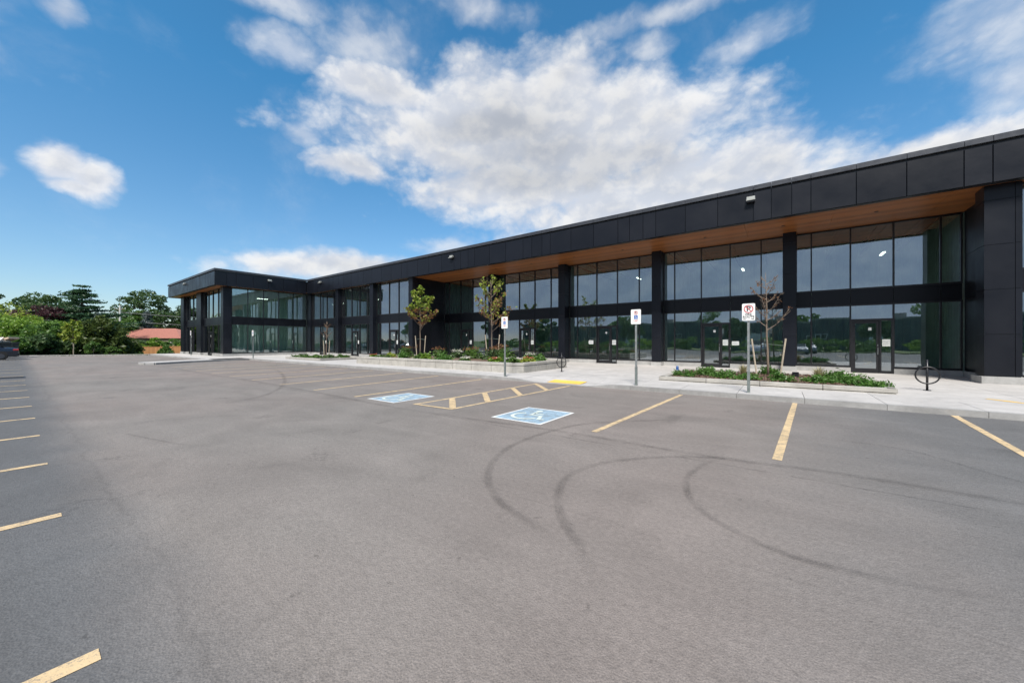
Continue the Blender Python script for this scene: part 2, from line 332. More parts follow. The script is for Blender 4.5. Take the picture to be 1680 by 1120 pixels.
# ------------------------------------------------------------ mesh helpers
class MB:
    def __init__(s): s.v = []; s.f = []; s.mi = []
    def box(s, x0, x1, y0, y1, z0, z1, mi=0, M=None):
        b = len(s.v)
        P = [(x0, y0, z0), (x1, y0, z0), (x1, y1, z0), (x0, y1, z0), (x0, y0, z1), (x1, y0, z1), (x1, y1, z1), (x0, y1, z1)]
        if M is not None: P = [tuple(M @ Vector(p)) for p in P]
        s.v += P
        for q in ((0, 3, 2, 1), (4, 5, 6, 7), (0, 1, 5, 4), (1, 2, 6, 5), (2, 3, 7, 6), (3, 0, 4, 7)):
            s.f.append(tuple(b+i for i in q)); s.mi.append(mi)
        return s
    def poly(s, P, mi=0):
        b = len(s.v); s.v += [tuple(p) for p in P]; s.f.append(tuple(range(b, b+len(P)))); s.mi.append(mi); return s
    def tube(s, pts, rad, n=8, mi=0, caps=True):
        pts = [Vector(p) for p in pts]
        if not hasattr(rad, '__len__'): rad = [rad]*len(pts)
        b = len(s.v); prev = None
        for i, p in enumerate(pts):
            t = (pts[min(i+1, len(pts)-1)]-pts[max(i-1, 0)]).normalized()
            a = Vector((0, 0, 1)) if abs(t.z) < .9 else Vector((1, 0, 0))
            if prev is None: u = t.cross(a).normalized()
            else: u = (prev - t*prev.dot(t)).normalized()
            prev = u; w = t.cross(u)
            for k in range(n):
                an = 2*math.pi*k/n; s.v.append(tuple(p+(u*math.cos(an)+w*math.sin(an))*rad[i]))
        for i in range(len(pts)-1):
            for k in range(n):
                s.f.append((b+i*n+k, b+i*n+(k+1) % n, b+(i+1)*n+(k+1) % n, b+(i+1)*n+k)); s.mi.append(mi)
        if caps:
            s.f.append(tuple(b+k for k in range(n))[::-1]); s.mi.append(mi)
            s.f.append(tuple(b+(len(pts)-1)*n+k for k in range(n))); s.mi.append(mi)
        return s
    def mesh(s, name, mats, smooth=False):
        me = bpy.data.meshes.new(name); me.from_pydata(s.v, [], s.f)
        for m in (mats if isinstance(mats, (list, tuple)) else [mats]): me.materials.append(MATS[m])
        me.polygons.foreach_set('material_index', s.mi)
        if smooth: me.polygons.foreach_set('use_smooth', [True]*len(s.f))
        me.update(); return me
    def build(s, name, mats, parent=None, smooth=False, bevel=0):
        me = s.mesh(name, mats, smooth)
        if bevel:
            bm = bmesh.new(); bm.from_mesh(me)
            bmesh.ops.bevel(bm, geom=[e for e in bm.edges], offset=bevel, segments=1, affect='EDGES', clamp_overlap=True)
            bm.to_mesh(me); bm.free()
        return link(name, me, parent)

def link(name, data, parent=None, loc=None, rz=0, kind=None):
    o = bpy.data.objects.new(name, data); COL.objects.link(o)
    if loc is not None: o.location = loc
    if rz: o.rotation_euler = (0, 0, rz)
    if parent is not None:
        o.parent = parent
    if kind: o['kind'] = kind
    return o

def thing(name, label, cat, loc=(0, 0, 0), rz=0, group=None):
    o = link(name, None, None, loc, rz); o['label'] = label; o['category'] = cat
    if group: o['group'] = group
    return o

def tag(o, label, cat, group=None):
    o['label'] = label; o['category'] = cat
    if group: o['group'] = group
    return o

def copy_tree(o, parent=None):
    c = o.copy(); COL.objects.link(c)
    if parent is not None: c.parent = parent
    for ch in list(o.children): copy_tree(ch, c)
    return c

def leaves(name, P, size, mt, parent=None, aspect=1.6, up=0.0, kind=None):
    """one quad per point, random facing"""
    P = np.asarray(P, dtype=np.float64); n = len(P)
    sz = size*RNG.uniform(.6, 1.35, (n, 1))
    a = RNG.normal(size=(n, 3)); a[:, 2] = a[:, 2]*(1-up)+up*1.5*np.abs(a[:, 2]); a /= np.linalg.norm(a, axis=1, keepdims=True)
    b = RNG.normal(size=(n, 3)); b -= a*(a*b).sum(1, keepdims=True); b /= np.linalg.norm(b, axis=1, keepdims=True)
    u = a*sz*aspect*.5; w = b*sz*.5
    V = np.empty((n, 4, 3)); V[:, 0] = P-u; V[:, 1] = P+w*.9; V[:, 2] = P+u; V[:, 3] = P-w*.9
    me = bpy.data.meshes.new(name); me.vertices.add(4*n); me.vertices.foreach_set('co', V.ravel())
    me.loops.add(4*n); me.loops.foreach_set('vertex_index', np.arange(4*n, dtype=np.int32))
    me.polygons.add(n); me.polygons.foreach_set('loop_start', np.arange(0, 4*n, 4, dtype=np.int32)); me.polygons.foreach_set('loop_total', np.full(n, 4, dtype=np.int32))
    me.materials.append(MATS[mt]); me.update(calc_edges=True); me.validate()
    o = link(name, me, parent)
    if kind or parent is not None: o['kind'] = 'stuff'
    return o

def stroke(mb, pts, w, z, closed=False, mi=0, T=None):
    """flat ribbon along 2D points; T maps (x,y)->3D at offset z"""
    T = T or (lambda x, y: (x, y, z))
    n = len(pts); L = []; Rr = []
    for i in range(n):
        a = Vector(pts[(i-1) % n] if closed or i > 0 else pts[0]); b = Vector(pts[(i+1) % n] if closed or i < n-1 else pts[-1])
        t = (b-a).normalized(); nn = Vector((-t.y, t.x)); p = Vector(pts[i])
        ww = w[i] if hasattr(w, '__len__') else w
        L.append(p+nn*ww/2); Rr.append(p-nn*ww/2)
    m = n if closed else n-1
    for i in range(m):
        j = (i+1) % n
        mb.poly([T(*L[i]), T(*Rr[i]), T(*Rr[j]), T(*L[j])], mi)
    return mb

def disc(mb, cx, cy, r, mi=0, T=None, n=20, rx=None):
    mb.poly([T(cx+(rx or r)*math.cos(2*math.pi*k/n), cy+r*math.sin(2*math.pi*k/n)) for k in range(n)], mi)

def wheelchair(mb, mi, T, s=1.0, ox=0, oy=0):
    """access symbol in a unit square centred on 0"""
    q = lambda x, y: (ox+x*s, oy+y*s)
    disc(mb, *q(-.08, .34), .065*s, mi, T, 14)
    stroke(mb, [q(-.07, .25), q(-.04, -.02), q(.17, -.02), q(.27, -.27), q(.36, -.24)], .075*s, 0, False, mi, T)
    stroke(mb, [q(-.05, .12), q(.14, .12)], .06*s, 0, False, mi, T)
    arc = [q(-.06+.25*math.cos(R(a)), -.13+.25*math.sin(R(a))) for a in range(125, 345, 12)]
    stroke(mb, arc, .065*s, 0, False, mi, T)

def text_mesh(txt, size, name, mt, parent, loc, rot, sx=1.0, bold=0.0, child_name='lettering'):
    cu = bpy.data.curves.new(name, 'FONT'); cu.body = txt; cu.size = size; cu.align_x = 'CENTER'; cu.align_y = 'CENTER'; cu.offset = bold; cu.resolution_u = 2
    t = bpy.data.objects.new('tmp', cu); COL.objects.link(t)
    bpy.context.view_layer.update()
    me = bpy.data.meshes.new_from_object(t.evaluated_get(bpy.context.evaluated_depsgraph_get()))
    bpy.data.objects.remove(t); bpy.data.curves.remove(cu)
    me.materials.clear(); me.materials.append(MATS[mt]); me.name = child_name
    M = Matrix.Translation(loc) @ rot.to_4x4() @ Matrix.Diagonal((sx, 1, 1, 1)); me.transform(M)
    return link(child_name, me, parent)

def ground_z(x, y):
    """terrain: falls away gently beyond the lot's west edge"""
    d = -62.5 - x - .1*y
    z = -.06
    if d > 0: z = -.03 - .95*min(1, d/38.0) if d < 38 else -.98
    return z

# ------------------------------------------------------------ ground
xs = [-1500, -700, -350, -220, -170, -140, -120] + [-115+2.5*i for i in range(25)] + [-50, -20, 10, 40, 80, 200, 600, 1500]
ys = [-1500, -600, -200, -100, -60, -40] + [-30+4*i for i in range(20)] + [70, 120, 200, 400, 900, 1600]
mb = MB()
for y in ys:
    for x in xs: mb.v.append((x, y, ground_z(x, y)))
nx = len(xs)
for j in range(len(ys)-1):
    for i in range(nx-1): mb.f.append((j*nx+i, j*nx+i+1, (j+1)*nx+i+1, (j+1)*nx+i)); mb.mi.append(0)
mb.build('ground', 'far grass')['kind'] = 'structure'

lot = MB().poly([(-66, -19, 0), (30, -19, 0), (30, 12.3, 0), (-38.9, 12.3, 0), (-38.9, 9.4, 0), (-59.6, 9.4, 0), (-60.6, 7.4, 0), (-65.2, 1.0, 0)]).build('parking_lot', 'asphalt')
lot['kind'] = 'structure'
road = None

def flat(name, pts, mt, z=.004, parent=lot):
    return MB().poly([(x, y, z) for x, y in pts]).build(name, mt, parent)
def pline(x0, y0, x1, y1, w=.11, z=.004, name='parking_line'):
    a = Vector((x0, y0)); b = Vector((x1, y1)); t = (b-a).normalized(); n = Vector((-t.y, t.x))*w/2
    k = max(2, int((b-a).length/.6)); mb = MB(); L = []; Q = []
    for i in range(k+1):
        p = a.lerp(b, i/k); e = n*(1+random.uniform(-.05, .05)); L.append(p+e); Q.append(p-e)
    for i in range(k): mb.poly([(*L[i], z), (*Q[i], z), (*Q[i+1], z), (*L[i+1], z)])
    return mb.build(name, 'yellow paint', lot)
# stalls along the pavement
pline(-2.40, 11.85, -2.66, 6.08); pline(.30, 12.0, -.04, 6.1); pline(3.02, 12.0, 2.62, 6.1); pline(5.6, 12.0, 5.3, 6.1); pline(8.3, 12.0, 8.0, 6.1)
for x0, x1 in ((-10.19, -9.94), (-12.85, -12.35), (-15.5, -14.95), (-18.1, -17.6), (-20.7, -20.3), (-23.3, -22.9), (-25.9, -25.5), (-28.5, -28.1), (-31.1, -30.7)):
    pline(x0, 11.7, x1, 5.83)
# row behind and left of the camera
for x in (-2.81, -5.36, -7.75, -10.17, -12.55, -14.95, -17.4, -19.9, -22.4, -25.0, -28.2, -31.5, -35, -38.5, -42, -45.5, -49, -52.5, .0-.1, 2.4, 5.0, 7.6):
    pline(x, .26, x-.02, -5.6)
# hatched aisle
pline(-7.5, 6.08, -7.45, 11.75, .10, name='aisle_line'); pline(-6.27, 6.10, -6.12, 11.85, .10, name='aisle_line'); pline(-7.55, 6.05, -6.22, 6.12, .10, .008, 'aisle_line')
for (a, b), (c, d) in (((-6.29, 6.18), (-7.44, 7.29)), ((-6.2, 7.38), (-7.42, 8.66)), ((-6.16, 8.84), (-7.42, 10.13)), ((-6.13, 10.3), (-7.38, 11.58))):
    pline(a, b, c, d, .16, .008, 'aisle_stripe')
for cx, cy, w, h in ((-4.33, 6.70, 1.12, 1.33), (-8.72, 6.55, 1.10, 1.30)):
    q = MB().poly([(cx-w/2, cy-h/2, .004), (cx+w/2, cy-h/2, .004), (cx+w/2, cy+h/2, .004), (cx-w/2, cy+h/2, .004)]).build('access_bay_square', 'blue paint', lot)
    mb = MB(); b = .055
    for x0, x1, y0, y1 in ((cx-w/2-b, cx-w/2, cy-h/2-b, cy+h/2+b), (cx+w/2, cx+w/2+b, cy-h/2-b, cy+h/2+b), (cx-w/2, cx+w/2, cy-h/2-b, cy-h/2), (cx-w/2, cx+w/2, cy+h/2, cy+h/2+b)):
        mb.poly([(x0, y0, .0045), (x1, y0, .0045), (x1, y1, .0045), (x0, y1, .0045)])
    mb.build('white_border', 'white paint', q)
    mb = MB(); wheelchair(mb, 0, lambda x, y: (x, y, .009), 1.22, cx, cy-.02); mb.build('access_symbol', 'symbol paint', q)

def catmull(P, k=6):
    out = []; P = [Vector(p) for p in P]; Q = [P[0]*2-P[1]]+P+[P[-1]*2-P[-2]]
    for i in range(1, len(Q)-2):
        a, b, c, d = Q[i-1:i+3]
        for j in range(k):
            t = j/k; out.append(.5*((2*b)+(c-a)*t+(2*a-5*b+4*c-d)*t*t+(3*b-a-3*c+d)*t**3))
    return out+[P[-1]]
def tyre(P, w=.2, z=.012):
    P = catmull(P); n = len(P); V = []; F = []; UV = []
    for i, p in enumerate(P):
        t = (P[min(i+1, n-1)]-P[max(i-1, 0)]).normalized(); q = Vector((-t.y, t.x))*w/2
        V += [(p.x+q.x, p.y+q.y, z), (p.x-q.x, p.y-q.y, z)]
    me = bpy.data.meshes.new('tyre_mark'); F = [(2*i, 2*i+1, 2*i+3, 2*i+2) for i in range(n-1)]; me.from_pydata(V, [], F)
    uv = me.uv_layers.new(name='UVMap')
    for i in range(n-1):
        for j, (a, b) in enumerate(((i, 0), (i, 1), (i+1, 1), (i+1, 0))): uv.data[4*i+j].uv = (a/(n-1), b)
    me.materials.append(MATS['tyre_mark']); link('tyre_mark', me, lot)
T = [([(-.9, 7.95), (-1.76, 7.87), (-2.42, 7.29), (-3.05, 6.54), (-3.27, 5.77), (-3.34, 5.13), (-3.3, 4.41), (-3.11, 3.84), (-2.92, 3.49), (-2.71, 3.22), (-2.45, 2.99), (-2.18, 2.83), (-1.91, 2.73), (-1.63, 2.64), (-1.4, 2.54), (-1.05, 2.38)], .17),
     ([(-.27, 5.89), (-0.72, 5.7), (-1.21, 5.38), (-1.57, 5.02), (-1.88, 4.57), (-2.02, 4.08), (-2.01, 3.73), (-1.89, 3.4), (-1.73, 3.11), (-1.57, 2.9), (-1.37, 2.71), (-1.23, 2.57), (-1.0, 2.3), (-.8, 2.05)], .17),
     ([(-0.62, 5.7), (-0.78, 5.38), (-0.87, 4.85), (-0.85, 4.46), (-0.76, 4.11), (-0.65, 3.91), (-0.51, 3.73), (-0.34, 3.6), (-0.17, 3.5), (-0.02, 3.44), (0.12, 3.41), (0.32, 3.42), (0.5, 3.45), (0.83, 3.52), (1.21, 3.67), (2.0, 3.9)], .14),
     ([(-8, 5.45), (-6.6, 5.5), (-5.34, 5.55), (-3.97, 5.68), (-3.27, 5.74), (-2.51, 5.75), (-1.8, 5.72), (-1.0, 5.70), (-.5, 5.73), (0.38, 5.88), (0.98, 5.9), (1.67, 5.88), (1.92, 5.86), (3.2, 5.9), (5, 6.1)], .22),
     ([(.6, 7.9), (1.22, 7.84), (1.56, 7.71), (1.81, 7.37), (2.01, 7.03), (2.21, 6.74), (2.5, 6.2)], .10),
     ([(-33, 5.7), (-23.58, 5.59), (-17.08, 5.68), (-11.82, 5.6), (-8.78, 5.5), (-6.35, 5.46)], .30),
     ([(-24, 8.9), (-21, 8.2), (-15.5, 6.2), (-12.33, 4.4), (-11.2, 2.6)], .25),
     ([(-9.3, 1.1), (-8.2, 1.35), (-7.2, 1.6)], .10)]
for P, w in T: tyre([(a, b) for a, b in P], w*.85)
# iron covers and small marks
def grate(x, y, w, h):
    g = MB(); n = 9
    g.box(x-w/2, x+w/2, y-h/2, y-h/2+.05, .001, .012); g.box(x-w/2, x+w/2, y+h/2-.05, y+h/2, .001, .012)
    for i in range(n): xx = x-w/2+w*(i+.5)/n; g.box(xx-w/n*.28, xx+w/n*.28, y-h/2+.05, y+h/2-.05, .001, .011)
    g.build('drain_grate', 'drain iron', lot)
grate(-27.3, -.1, 1.1, .8); grate(-27.3, -1.3, 1.1, .8)

# ------------------------------------------------------------ pavement
def sm(a, b, x): t = min(1, max(0, (x-a)/(b-a))); return t*t*(3-2*t)
def pz(x, y):
    k = sm(-8.9, -7.8, x)*(1-sm(-5.6, -4.5, x)); return .13 - .115*k*(1-sm(12.3, 14.2, y))
walk = link('pavement', None); walk['kind'] = 'structure'
def slab(x0, x1, y0, y1, name='paving_slab', mt='pavement concrete', zf=pz, par=walk, gap=.006, nx=1, ny=1):
    x0 += gap; x1 -= gap; y0 += gap; y1 -= gap
    mb = MB(); b = 0
    for j in range(ny+1):
        for i in range(nx+1):
            x = x0+(x1-x0)*i/nx; y = y0+(y1-y0)*j/ny; mb.v.append((x, y, zf(x, y)))
    for j in range(ny):
        for i in range(nx):
            a = j*(nx+1)+i; mb.f.append((a, a+1, a+nx+2, a+nx+1)); mb.mi.append(0)
    edge = [i for i in range(nx+1)] + [(j+1)*(nx+1)-1 for j in range(1, ny+1)] + [ny*(nx+1)+i for i in range(nx-1, -1, -1)] + [j*(nx+1) for j in range(ny-1, 0, -1)]
    base = len(mb.v)
    for e in edge: v = mb.v[e]; mb.v.append((v[0], v[1], -.02))
    for k in range(len(edge)):
        k2 = (k+1) % len(edge); mb.f.append((edge[k], base+k, base+k2, edge[k2])); mb.mi.append(0)
    return mb.build(name, mt, par)
x = -37.0
while x < 21:
    ramp = -9.5 < x < -4
    slab(x, x+1.5, 12.03, 12.19, 'curb_stone', 'curb concrete', gap=.004, nx=5 if ramp else 1)
    slab(x, x+1.5, 12.19, 13.7, nx=5 if ramp else 1, ny=4 if ramp else 1)
    x += 1.5
rows = [13.7, 15.2, 16.8, 18.5, 20.2, 22.0, 23.75]
for j in range(len(rows)-1):
    x = -37.0
    while x < 21:
        slab(x, x+3.0, rows[j], rows[j+1], nx=2, ny=2); x += 3.0
MB().box(-44.4, 21, 14.3, 23.8, -.03, .10).build('paving_bed', 'joint dark', walk)
# pavement round the wing
for j, (y0, y1) in enumerate(((12.1, 14.6), (14.6, 17.2), (17.2, 20.3))):
    for x0, x1 in ((-44.3, -40.6), (-40.6, -37.0)): slab(x0, x1, y0, y1)
x = -60.0
while x < -39.5:
    slab(x, x+3.0, 9.56, 12.1); x += 3.0
slab(-39.0, -37.1, 9.56, 12.1)
for i in range(7): slab(-60+3*i, -57+3*i if i < 6 else -39.2, 9.4, 9.56, 'curb_stone', 'curb concrete', gap=.003)
def curb_run(pts, w=.16, h=.13, seg=1.6, name='curb_stone', par=walk):
    for (x0, y0), (x1, y1) in zip(pts[:-1], pts[1:]):
        a = Vector((x0, y0, 0)); b = Vector((x1, y1, 0)); L = (b-a).length; n = max(1, round(L/seg)); t = (b-a)/L
        M = Matrix.Translation(a) @ Matrix.Rotation(math.atan2(t.y, t.x), 4, 'Z')
        for i in range(n): MB().box(i*L/n+.004, (i+1)*L/n-.004, -w/2, w/2, -.03, h, M=M).build(name, 'curb concrete', par)
fr_ = [(-37.06, 12.0), (-36.7, 9.95), (-36.0, 7.9), (-35.1, 6.4), (-34.8, 5.75)]
for (xa, ya), (xb, yb) in zip(fr_[:-1], fr_[1:]):
    mb = MB(); q = [(xa-2.1, ya), (xa-.15, ya), (xb-.15, yb+.008), (xb-2.1, yb+.008)]
    mb.poly([(a, b, .13) for a, b in q][::-1]); 
    for i in range(4): (a, b), (c, d) = q[i], q[(i+1) % 4]; mb.poly([(a, b, .13), (c, d, .13), (c, d, -.02), (a, b, -.02)])
    mb.build('paving_slab', 'pavement concrete', walk)
curb_run(fr_, .15, .132); curb_run([(x-2.1, y) for x, y in fr_], .15, .132)
curb_run([(-34.8, 5.75), (-35.1, 5.35), (-35.7, 5.15), (-36.2, 5.2), (-36.7, 5.45), (-36.9, 5.75)], .15, .132, 1.0)
MB().poly([(-34.8, 5.74, .128), (-36.9, 5.74, .128), (-36.7, 5.45, .128), (-36.2, 5.2, .128), (-35.7, 5.15, .128), (-35.1, 5.35, .128)][::-1]).build('paving_slab', 'pavement concrete', walk)
curb_run([(-59.6, 9.4), (-60.7, 7.4), (-65.3, 1.0), (-66.1, -19)], .16, .12, 2.4)
flat('tactile_plate', [(-7.35, 12.28), (-5.95, 12.28), (-5.95, 13.0), (-7.35, 13.0)], 'tactile yellow', .03, walk)
mb = MB()
MB().poly([(-7.35, 12.30, .024), (-5.95, 12.30, .024), (-5.95, 12.95, .066), (-7.35, 12.95, .066)]).build('tactile_plate', 'tactile yellow', walk)
for o in list(walk.children):
    if o.name == 'tactile_plate': bpy.data.objects.remove(o)
# domes on the tactile plate
mb = MB()
for i in range(22):
    for j in range(10):
        xx = -7.31+i*.0632; yy = 12.34+j*.0632; zz = .026+(yy-12.30)*.0646
        mb.tube([(xx, yy, zz-.002), (xx, yy, zz+.005)], [.016, .009], 6)
o = mb.build('tactile_domes', 'tactile yellow', walk); o['kind'] = 'stuff'
# yellow spray mark on the slab near the right edge
mb = MB(); stroke(mb, [(4.25, 14.75), (4.5, 14.45), (4.72, 14.1), (4.95, 13.95)], [.10, .16, .07, .02], .135); mb.build('spray_mark', 'tactile yellow', walk)

# ------------------------------------------------------------ the commercial building
ZT, ZF, ZS = 8.60, 7.0, 7.06          # coping top, fascia bottom, soffit
bld = thing('commercial_building', 'long black panelled two storey retail plaza with tall glass bays and a wooden soffit', 'building', (0, 0, 0))
def part(mb, name, mt, par=None, **k): return mb.build(name, mt, par or bld, **k)
FX = [-43.4, -41.9, -40.9, -39.9, -38.45, -37.61, -36.58, -35.58, -34.15, -32.96, -32.02, -30.63, -29.17, -27.71, -26.26, -25.5, -24.15, -22.75, -21.31, -19.92, -19.24, -18.47, -17.83, -16.43, -15.02, -13.58, -12.9, -12.13, -11.53, -10.1, -8.67, -7.23, -6.59, -5.87, -5.22, -3.81, -2.4, -0.99, -0.33, 0.38, 1.02, 2.41, 3.79, 5.18, 5.82, 6.5, 7.2, 8.6, 10.0, 11.45, 12.1, 12.8, 13.45, 14.9, 16.3, 17.7, 19.1, 20.5]
YF = 19.7
for a, b in zip(FX[:-1], FX[1:]):
    part(MB().box(a+.012, b-.012, YF, YF+.06, ZF+.02, ZT-.30), 'fascia_panel', 'dark panel', bevel=.004)
    part(MB().box(a+.004, b-.004, YF-.05, YF+.35, ZT-.20, ZT), 'coping_piece', 'coping metal', bevel=.006)
FY = [11.3, 12.25, 13.01, 14.45, 15.83, 17.27, 18.67, 19.64]
XS = -43.4
for a, b in zip(FY[:-1], FY[1:]):
    part(MB().box(XS-.06, XS, a+.012, b-.012, ZF+.02, ZT-.30), 'fascia_panel', 'dark panel', bevel=.004)
for a, b in ((11.25, 13.0), (13.0, 15.8), (15.8, 18.6), (18.6, 19.64)):
    part(MB().box(XS-.35, XS+.05, a+.004, b-.004, ZT-.20, ZT), 'coping_piece', 'coping metal', bevel=.006)
FW = [-61.2, -60.2, -57.74, -56.5, -55.22, -54.0, -52.82, -51.7, -50.62, -49.4, -48.1, -47.2, -46.23, -45.4, -44.65, -43.47]
for a, b in zip(FW[:-1], FW[1:]):
    part(MB().box(a+.012, b-.012, 11.3, 11.36, ZF+.02, ZT-.30), 'fascia_panel', 'dark panel', bevel=.004)
for a, b in ((-61.25, -57.7), (-57.7, -54), (-54, -50.6), (-50.6, -47.2), (-47.2, -43.76)):
    part(MB().box(a+.004, b-.004, 11.25, 11.65, ZT-.20, ZT), 'coping_piece', 'coping metal', bevel=.006)
# backing, roof, soffit
mb = MB()
mb.box(-43.3, 20.5, YF+.07, YF+.30, ZF+.01, ZT-.21); mb.box(-43.7, -43.47, 11.4, YF+.3, ZF+.01, ZT-.21); mb.box(-61.2, -43.71, 11.37, 11.6, ZF+.01, ZT-.21); mb.box(-61.25, -61.2, 11.37, 45, ZF+.01, ZT-.21)
part(mb, 'fascia_backing', 'black metal')
mb = MB().box(-61.1, -43.71, 11.61, 45, 8.0, 8.2); mb.box(-43.69, 20.4, 20.01, 45, 8.0, 8.2); part(mb, 'roof_deck', 'dark shingle')
xx = -43.3
k = 0
while xx < 20.4:
    x1 = min(xx+3.225, 20.4); part(MB().box(xx+.003, x1-.003, YF+.075, 23.8, ZS, ZS+.05), 'soffit_panel', 'soffit wood'); xx += 3.225
for i in range(6): part(MB().box(-61.1+i*2.94+.003, -61.1+(i+1)*2.94-.003, 11.37, 12.9, ZS, ZS+.05), 'soffit_panel', 'soffit wood')
for y0, y1 in ((12.9, 16.3), (16.3, 19.7)): part(MB().box(-44.6, -43.41, y0+.003, y1-.003, ZS, ZS+.05), 'soffit_panel', 'soffit wood')
for xd in (-20.5, -17.3, -14.1, -10.8, -7.6, -3.2, .1, 3.25, -23.6):
    part(MB().tube([(xd, 21.5, ZS-.012), (xd, 21.5, ZS+.001)], .07, 14), 'downlight', 'black metal')

ZU0, ZL1, ZSILL = 4.06, 3.35, .36
def frame_boxes(mb, u0, u1, zs0, zs1, P, mull, w=.055, dep=.12, top=.07, bot=.07):
    for z0, z1 in ((zs0, zs0+bot), (zs1-top, zs1)): P(mb, u0, u1, z0, z1, dep)
    for m in mull: P(mb, m-w/2, m+w/2, zs0+bot, zs1-top, dep+.012)
def glazed_bay(axis, plane, u0, mull, u1, door=None, sgn=1):
    """one structural bay: upper window, spandrel panels, lower window and door. axis 'x' faces -Y, axis 'y' faces +X"""
    def B(mb, a, b, z0, z1, dep, off=0.0):
        if axis == 'x': mb.box(a, b, plane-dep/2+off, plane+dep/2+off, z0, z1)
        else: mb.box(plane-dep/2-off, plane+dep/2-off, a, b, z0, z1)
    def pane(par, a, b, z0, z1):
        mb = MB(); t = random.uniform(-.0035, .0035); s = random.uniform(-.004, .004)
        c = [(a, z0, -t-s), (b, z0, t-s), (b, z1, t+s), (a, z1, -t+s)]
        if axis == 'x': mb.poly([(u, plane+d, z) for u, z, d in c])
        else: mb.poly([(plane+d, u, z) for u, z, d in c])
        mb.build('glass_pane', 'glass', par)
    cuts = [u0]+mull+[u1]
    up = MB(); frame_boxes(up, u0, u1, ZU0, ZS-.01, B, [u0+.0275]+mull+[u1-.0275]); uw = part(up, 'upper_window', 'black metal')
    for a, b in zip(cuts[:-1], cuts[1:]): pane(uw, a+.01, b-.01, ZU0+.06, ZS-.06)
    for a, b in zip(cuts[:-1], cuts[1:]):
        mb = MB(); B(mb, a+.008, b-.008, ZL1+.005, ZU0-.005, .09); part(mb, 'spandrel_panel', 'black panel')
    lw = MB()
    ms = [u0+.0275]+mull+[u1-.0275]
    for m in ms: B(lw, m-.0275, m+.0275, ZSILL+.09, ZL1-.06, .132)
    B(lw, u0, u1, ZL1-.06, ZL1, .12)
    segs = [(a, b) for i, (a, b) in enumerate(zip(cuts[:-1], cuts[1:])) if i != door]
    for a, b in segs: B(lw, a, b, ZSILL, ZSILL+.09, .12)
    lo = part(lw, 'lower_window', 'black metal')
    for i, (a, b) in enumerate(zip(cuts[:-1], cuts[1:])):
        if i != door:
            pane(lo, a+.01, b-.01, ZSILL+.05, ZL1-.03)
            mb = MB(); B(mb, a, b, .05, ZSILL-.002, .22, -.02); part(mb, 'plinth_block', 'base concrete')
        else:
            d = MB(); zt = 2.66; z0 = .14
            sl = a+(b-a)*.70
            B(d, a+.028, b-.028, zt-.10, zt, .17); B(d, a+.0, a+.07, z0, zt-.10, .17); B(d, b-.07, b, z0, zt-.10, .17); B(d, sl-.035, sl+.035, z0, zt-.10, .15)
            for p, q in ((a+.075, a+.17), (sl-.13, sl-.04)): B(d, p, q, z0+.02, zt-.105, .06)
            B(d, a+.17, sl-.13, zt-.21, zt-.105, .06); B(d, a+.17, sl-.13, z0+.02, z0+.2, .06); B(d, a+.07, b-.07, z0-.02, z0+.02, .14); B(d, sl+.035, b-.07, z0+.02, z0+.11, .10)
            dr = part(d, 'door', 'black metal')
            pane(dr, a+.165, sl-.125, z0+.19, zt-.2); pane(dr, sl+.03, b-.065, z0+.1, zt-.09); pane(lo, a+.01, b-.01, zt-.01, ZL1-.03)
            h = MB(); hx = sl-.085
            if axis == 'x': h.tube([(hx, plane-.03, 1.0), (hx, plane-.09, 1.0), (hx, plane-.09, 1.3), (hx, plane-.03, 1.3)], .012, 6); h.tube([(hx, plane-.03, 1.42), (hx, plane-.05, 1.42)], .022, 8)
            else: h.tube([(plane+.03, hx, 1.0), (plane+.09, hx, 1.0), (plane+.09, hx, 1.3), (plane+.03, hx, 1.3)], .012, 6)
            h.build('door_handle', 'steel', dr)
            if axis == 'x':
                n1 = MB().box(a+.17+.45, a+.17+.56, plane-.008, plane-.004, 2.12, 2.25); n1.build('door_sticker', 'paper', dr)
                n2 = MB().box(sl+.07, b-.10, plane-.01, plane-.006, 1.38, 1.70); o = n2.build('posted_notice', 'paper', dr)
                g = MB()
                for kk in range(4): g.box(sl+.10, b-.14-.04*(kk % 2), plane-.0125, plane-.0105, 1.60-.05*kk, 1.615-.05*kk)
                g.build('notice_print', 'pale grey print', dr)
def column(x0, x1, yf, yb, name='column'):
    mb = MB().box(x0+.03, x1-.03, yf+.03, yb, .36, ZS); c = part(mb, name, 'black metal')
    zz = [.40, 1.85, 3.41, 4.97, 6.52, ZS-.01]
    for a, b in zip(zz[:-1], zz[1:]):
        MB().box(x0, x1, yf, yf+.028, a+.008, b-.008).build('cladding_panel', 'dark panel', c)
        MB().box(x1-.028, x1, yf+.03, yb, a+.008, b-.008).build('cladding_panel', 'dark panel', c)
        MB().box(x0, x0+.028, yf+.03, yb, a+.008, b-.008).build('cladding_panel', 'dark panel', c)
    part(MB().box(x0-.03, x1+.03, yf-.05, yb+.12, .05, .36), 'plinth_block', 'base concrete')
YR = 23.7; YC = 22.95
starts = [.62, -5.79, -12.24, -18.73, -25.15]
for i, b in enumerate(starts):
    glazed_bay('x', YR, b, [b+.62, b+2.07, b+3.52, b+4.95], b+5.93 if i else b+5.56, door=2)
    if b > -25: column(b-.53, b, YC, YR-.07)
YW = 20.35
glazed_bay('x', YW, -30.78, [-30.25, -28.85, -27.45, -26.0], -25.64, door=2)
glazed_bay('x', YW, -37.0, [-36.6, -35.13, -33.67, -32.3], -31.33, door=2)
glazed_bay('x', YW, -43.44, [-43.1, -41.57, -40.1, -38.65], -37.55, door=2)
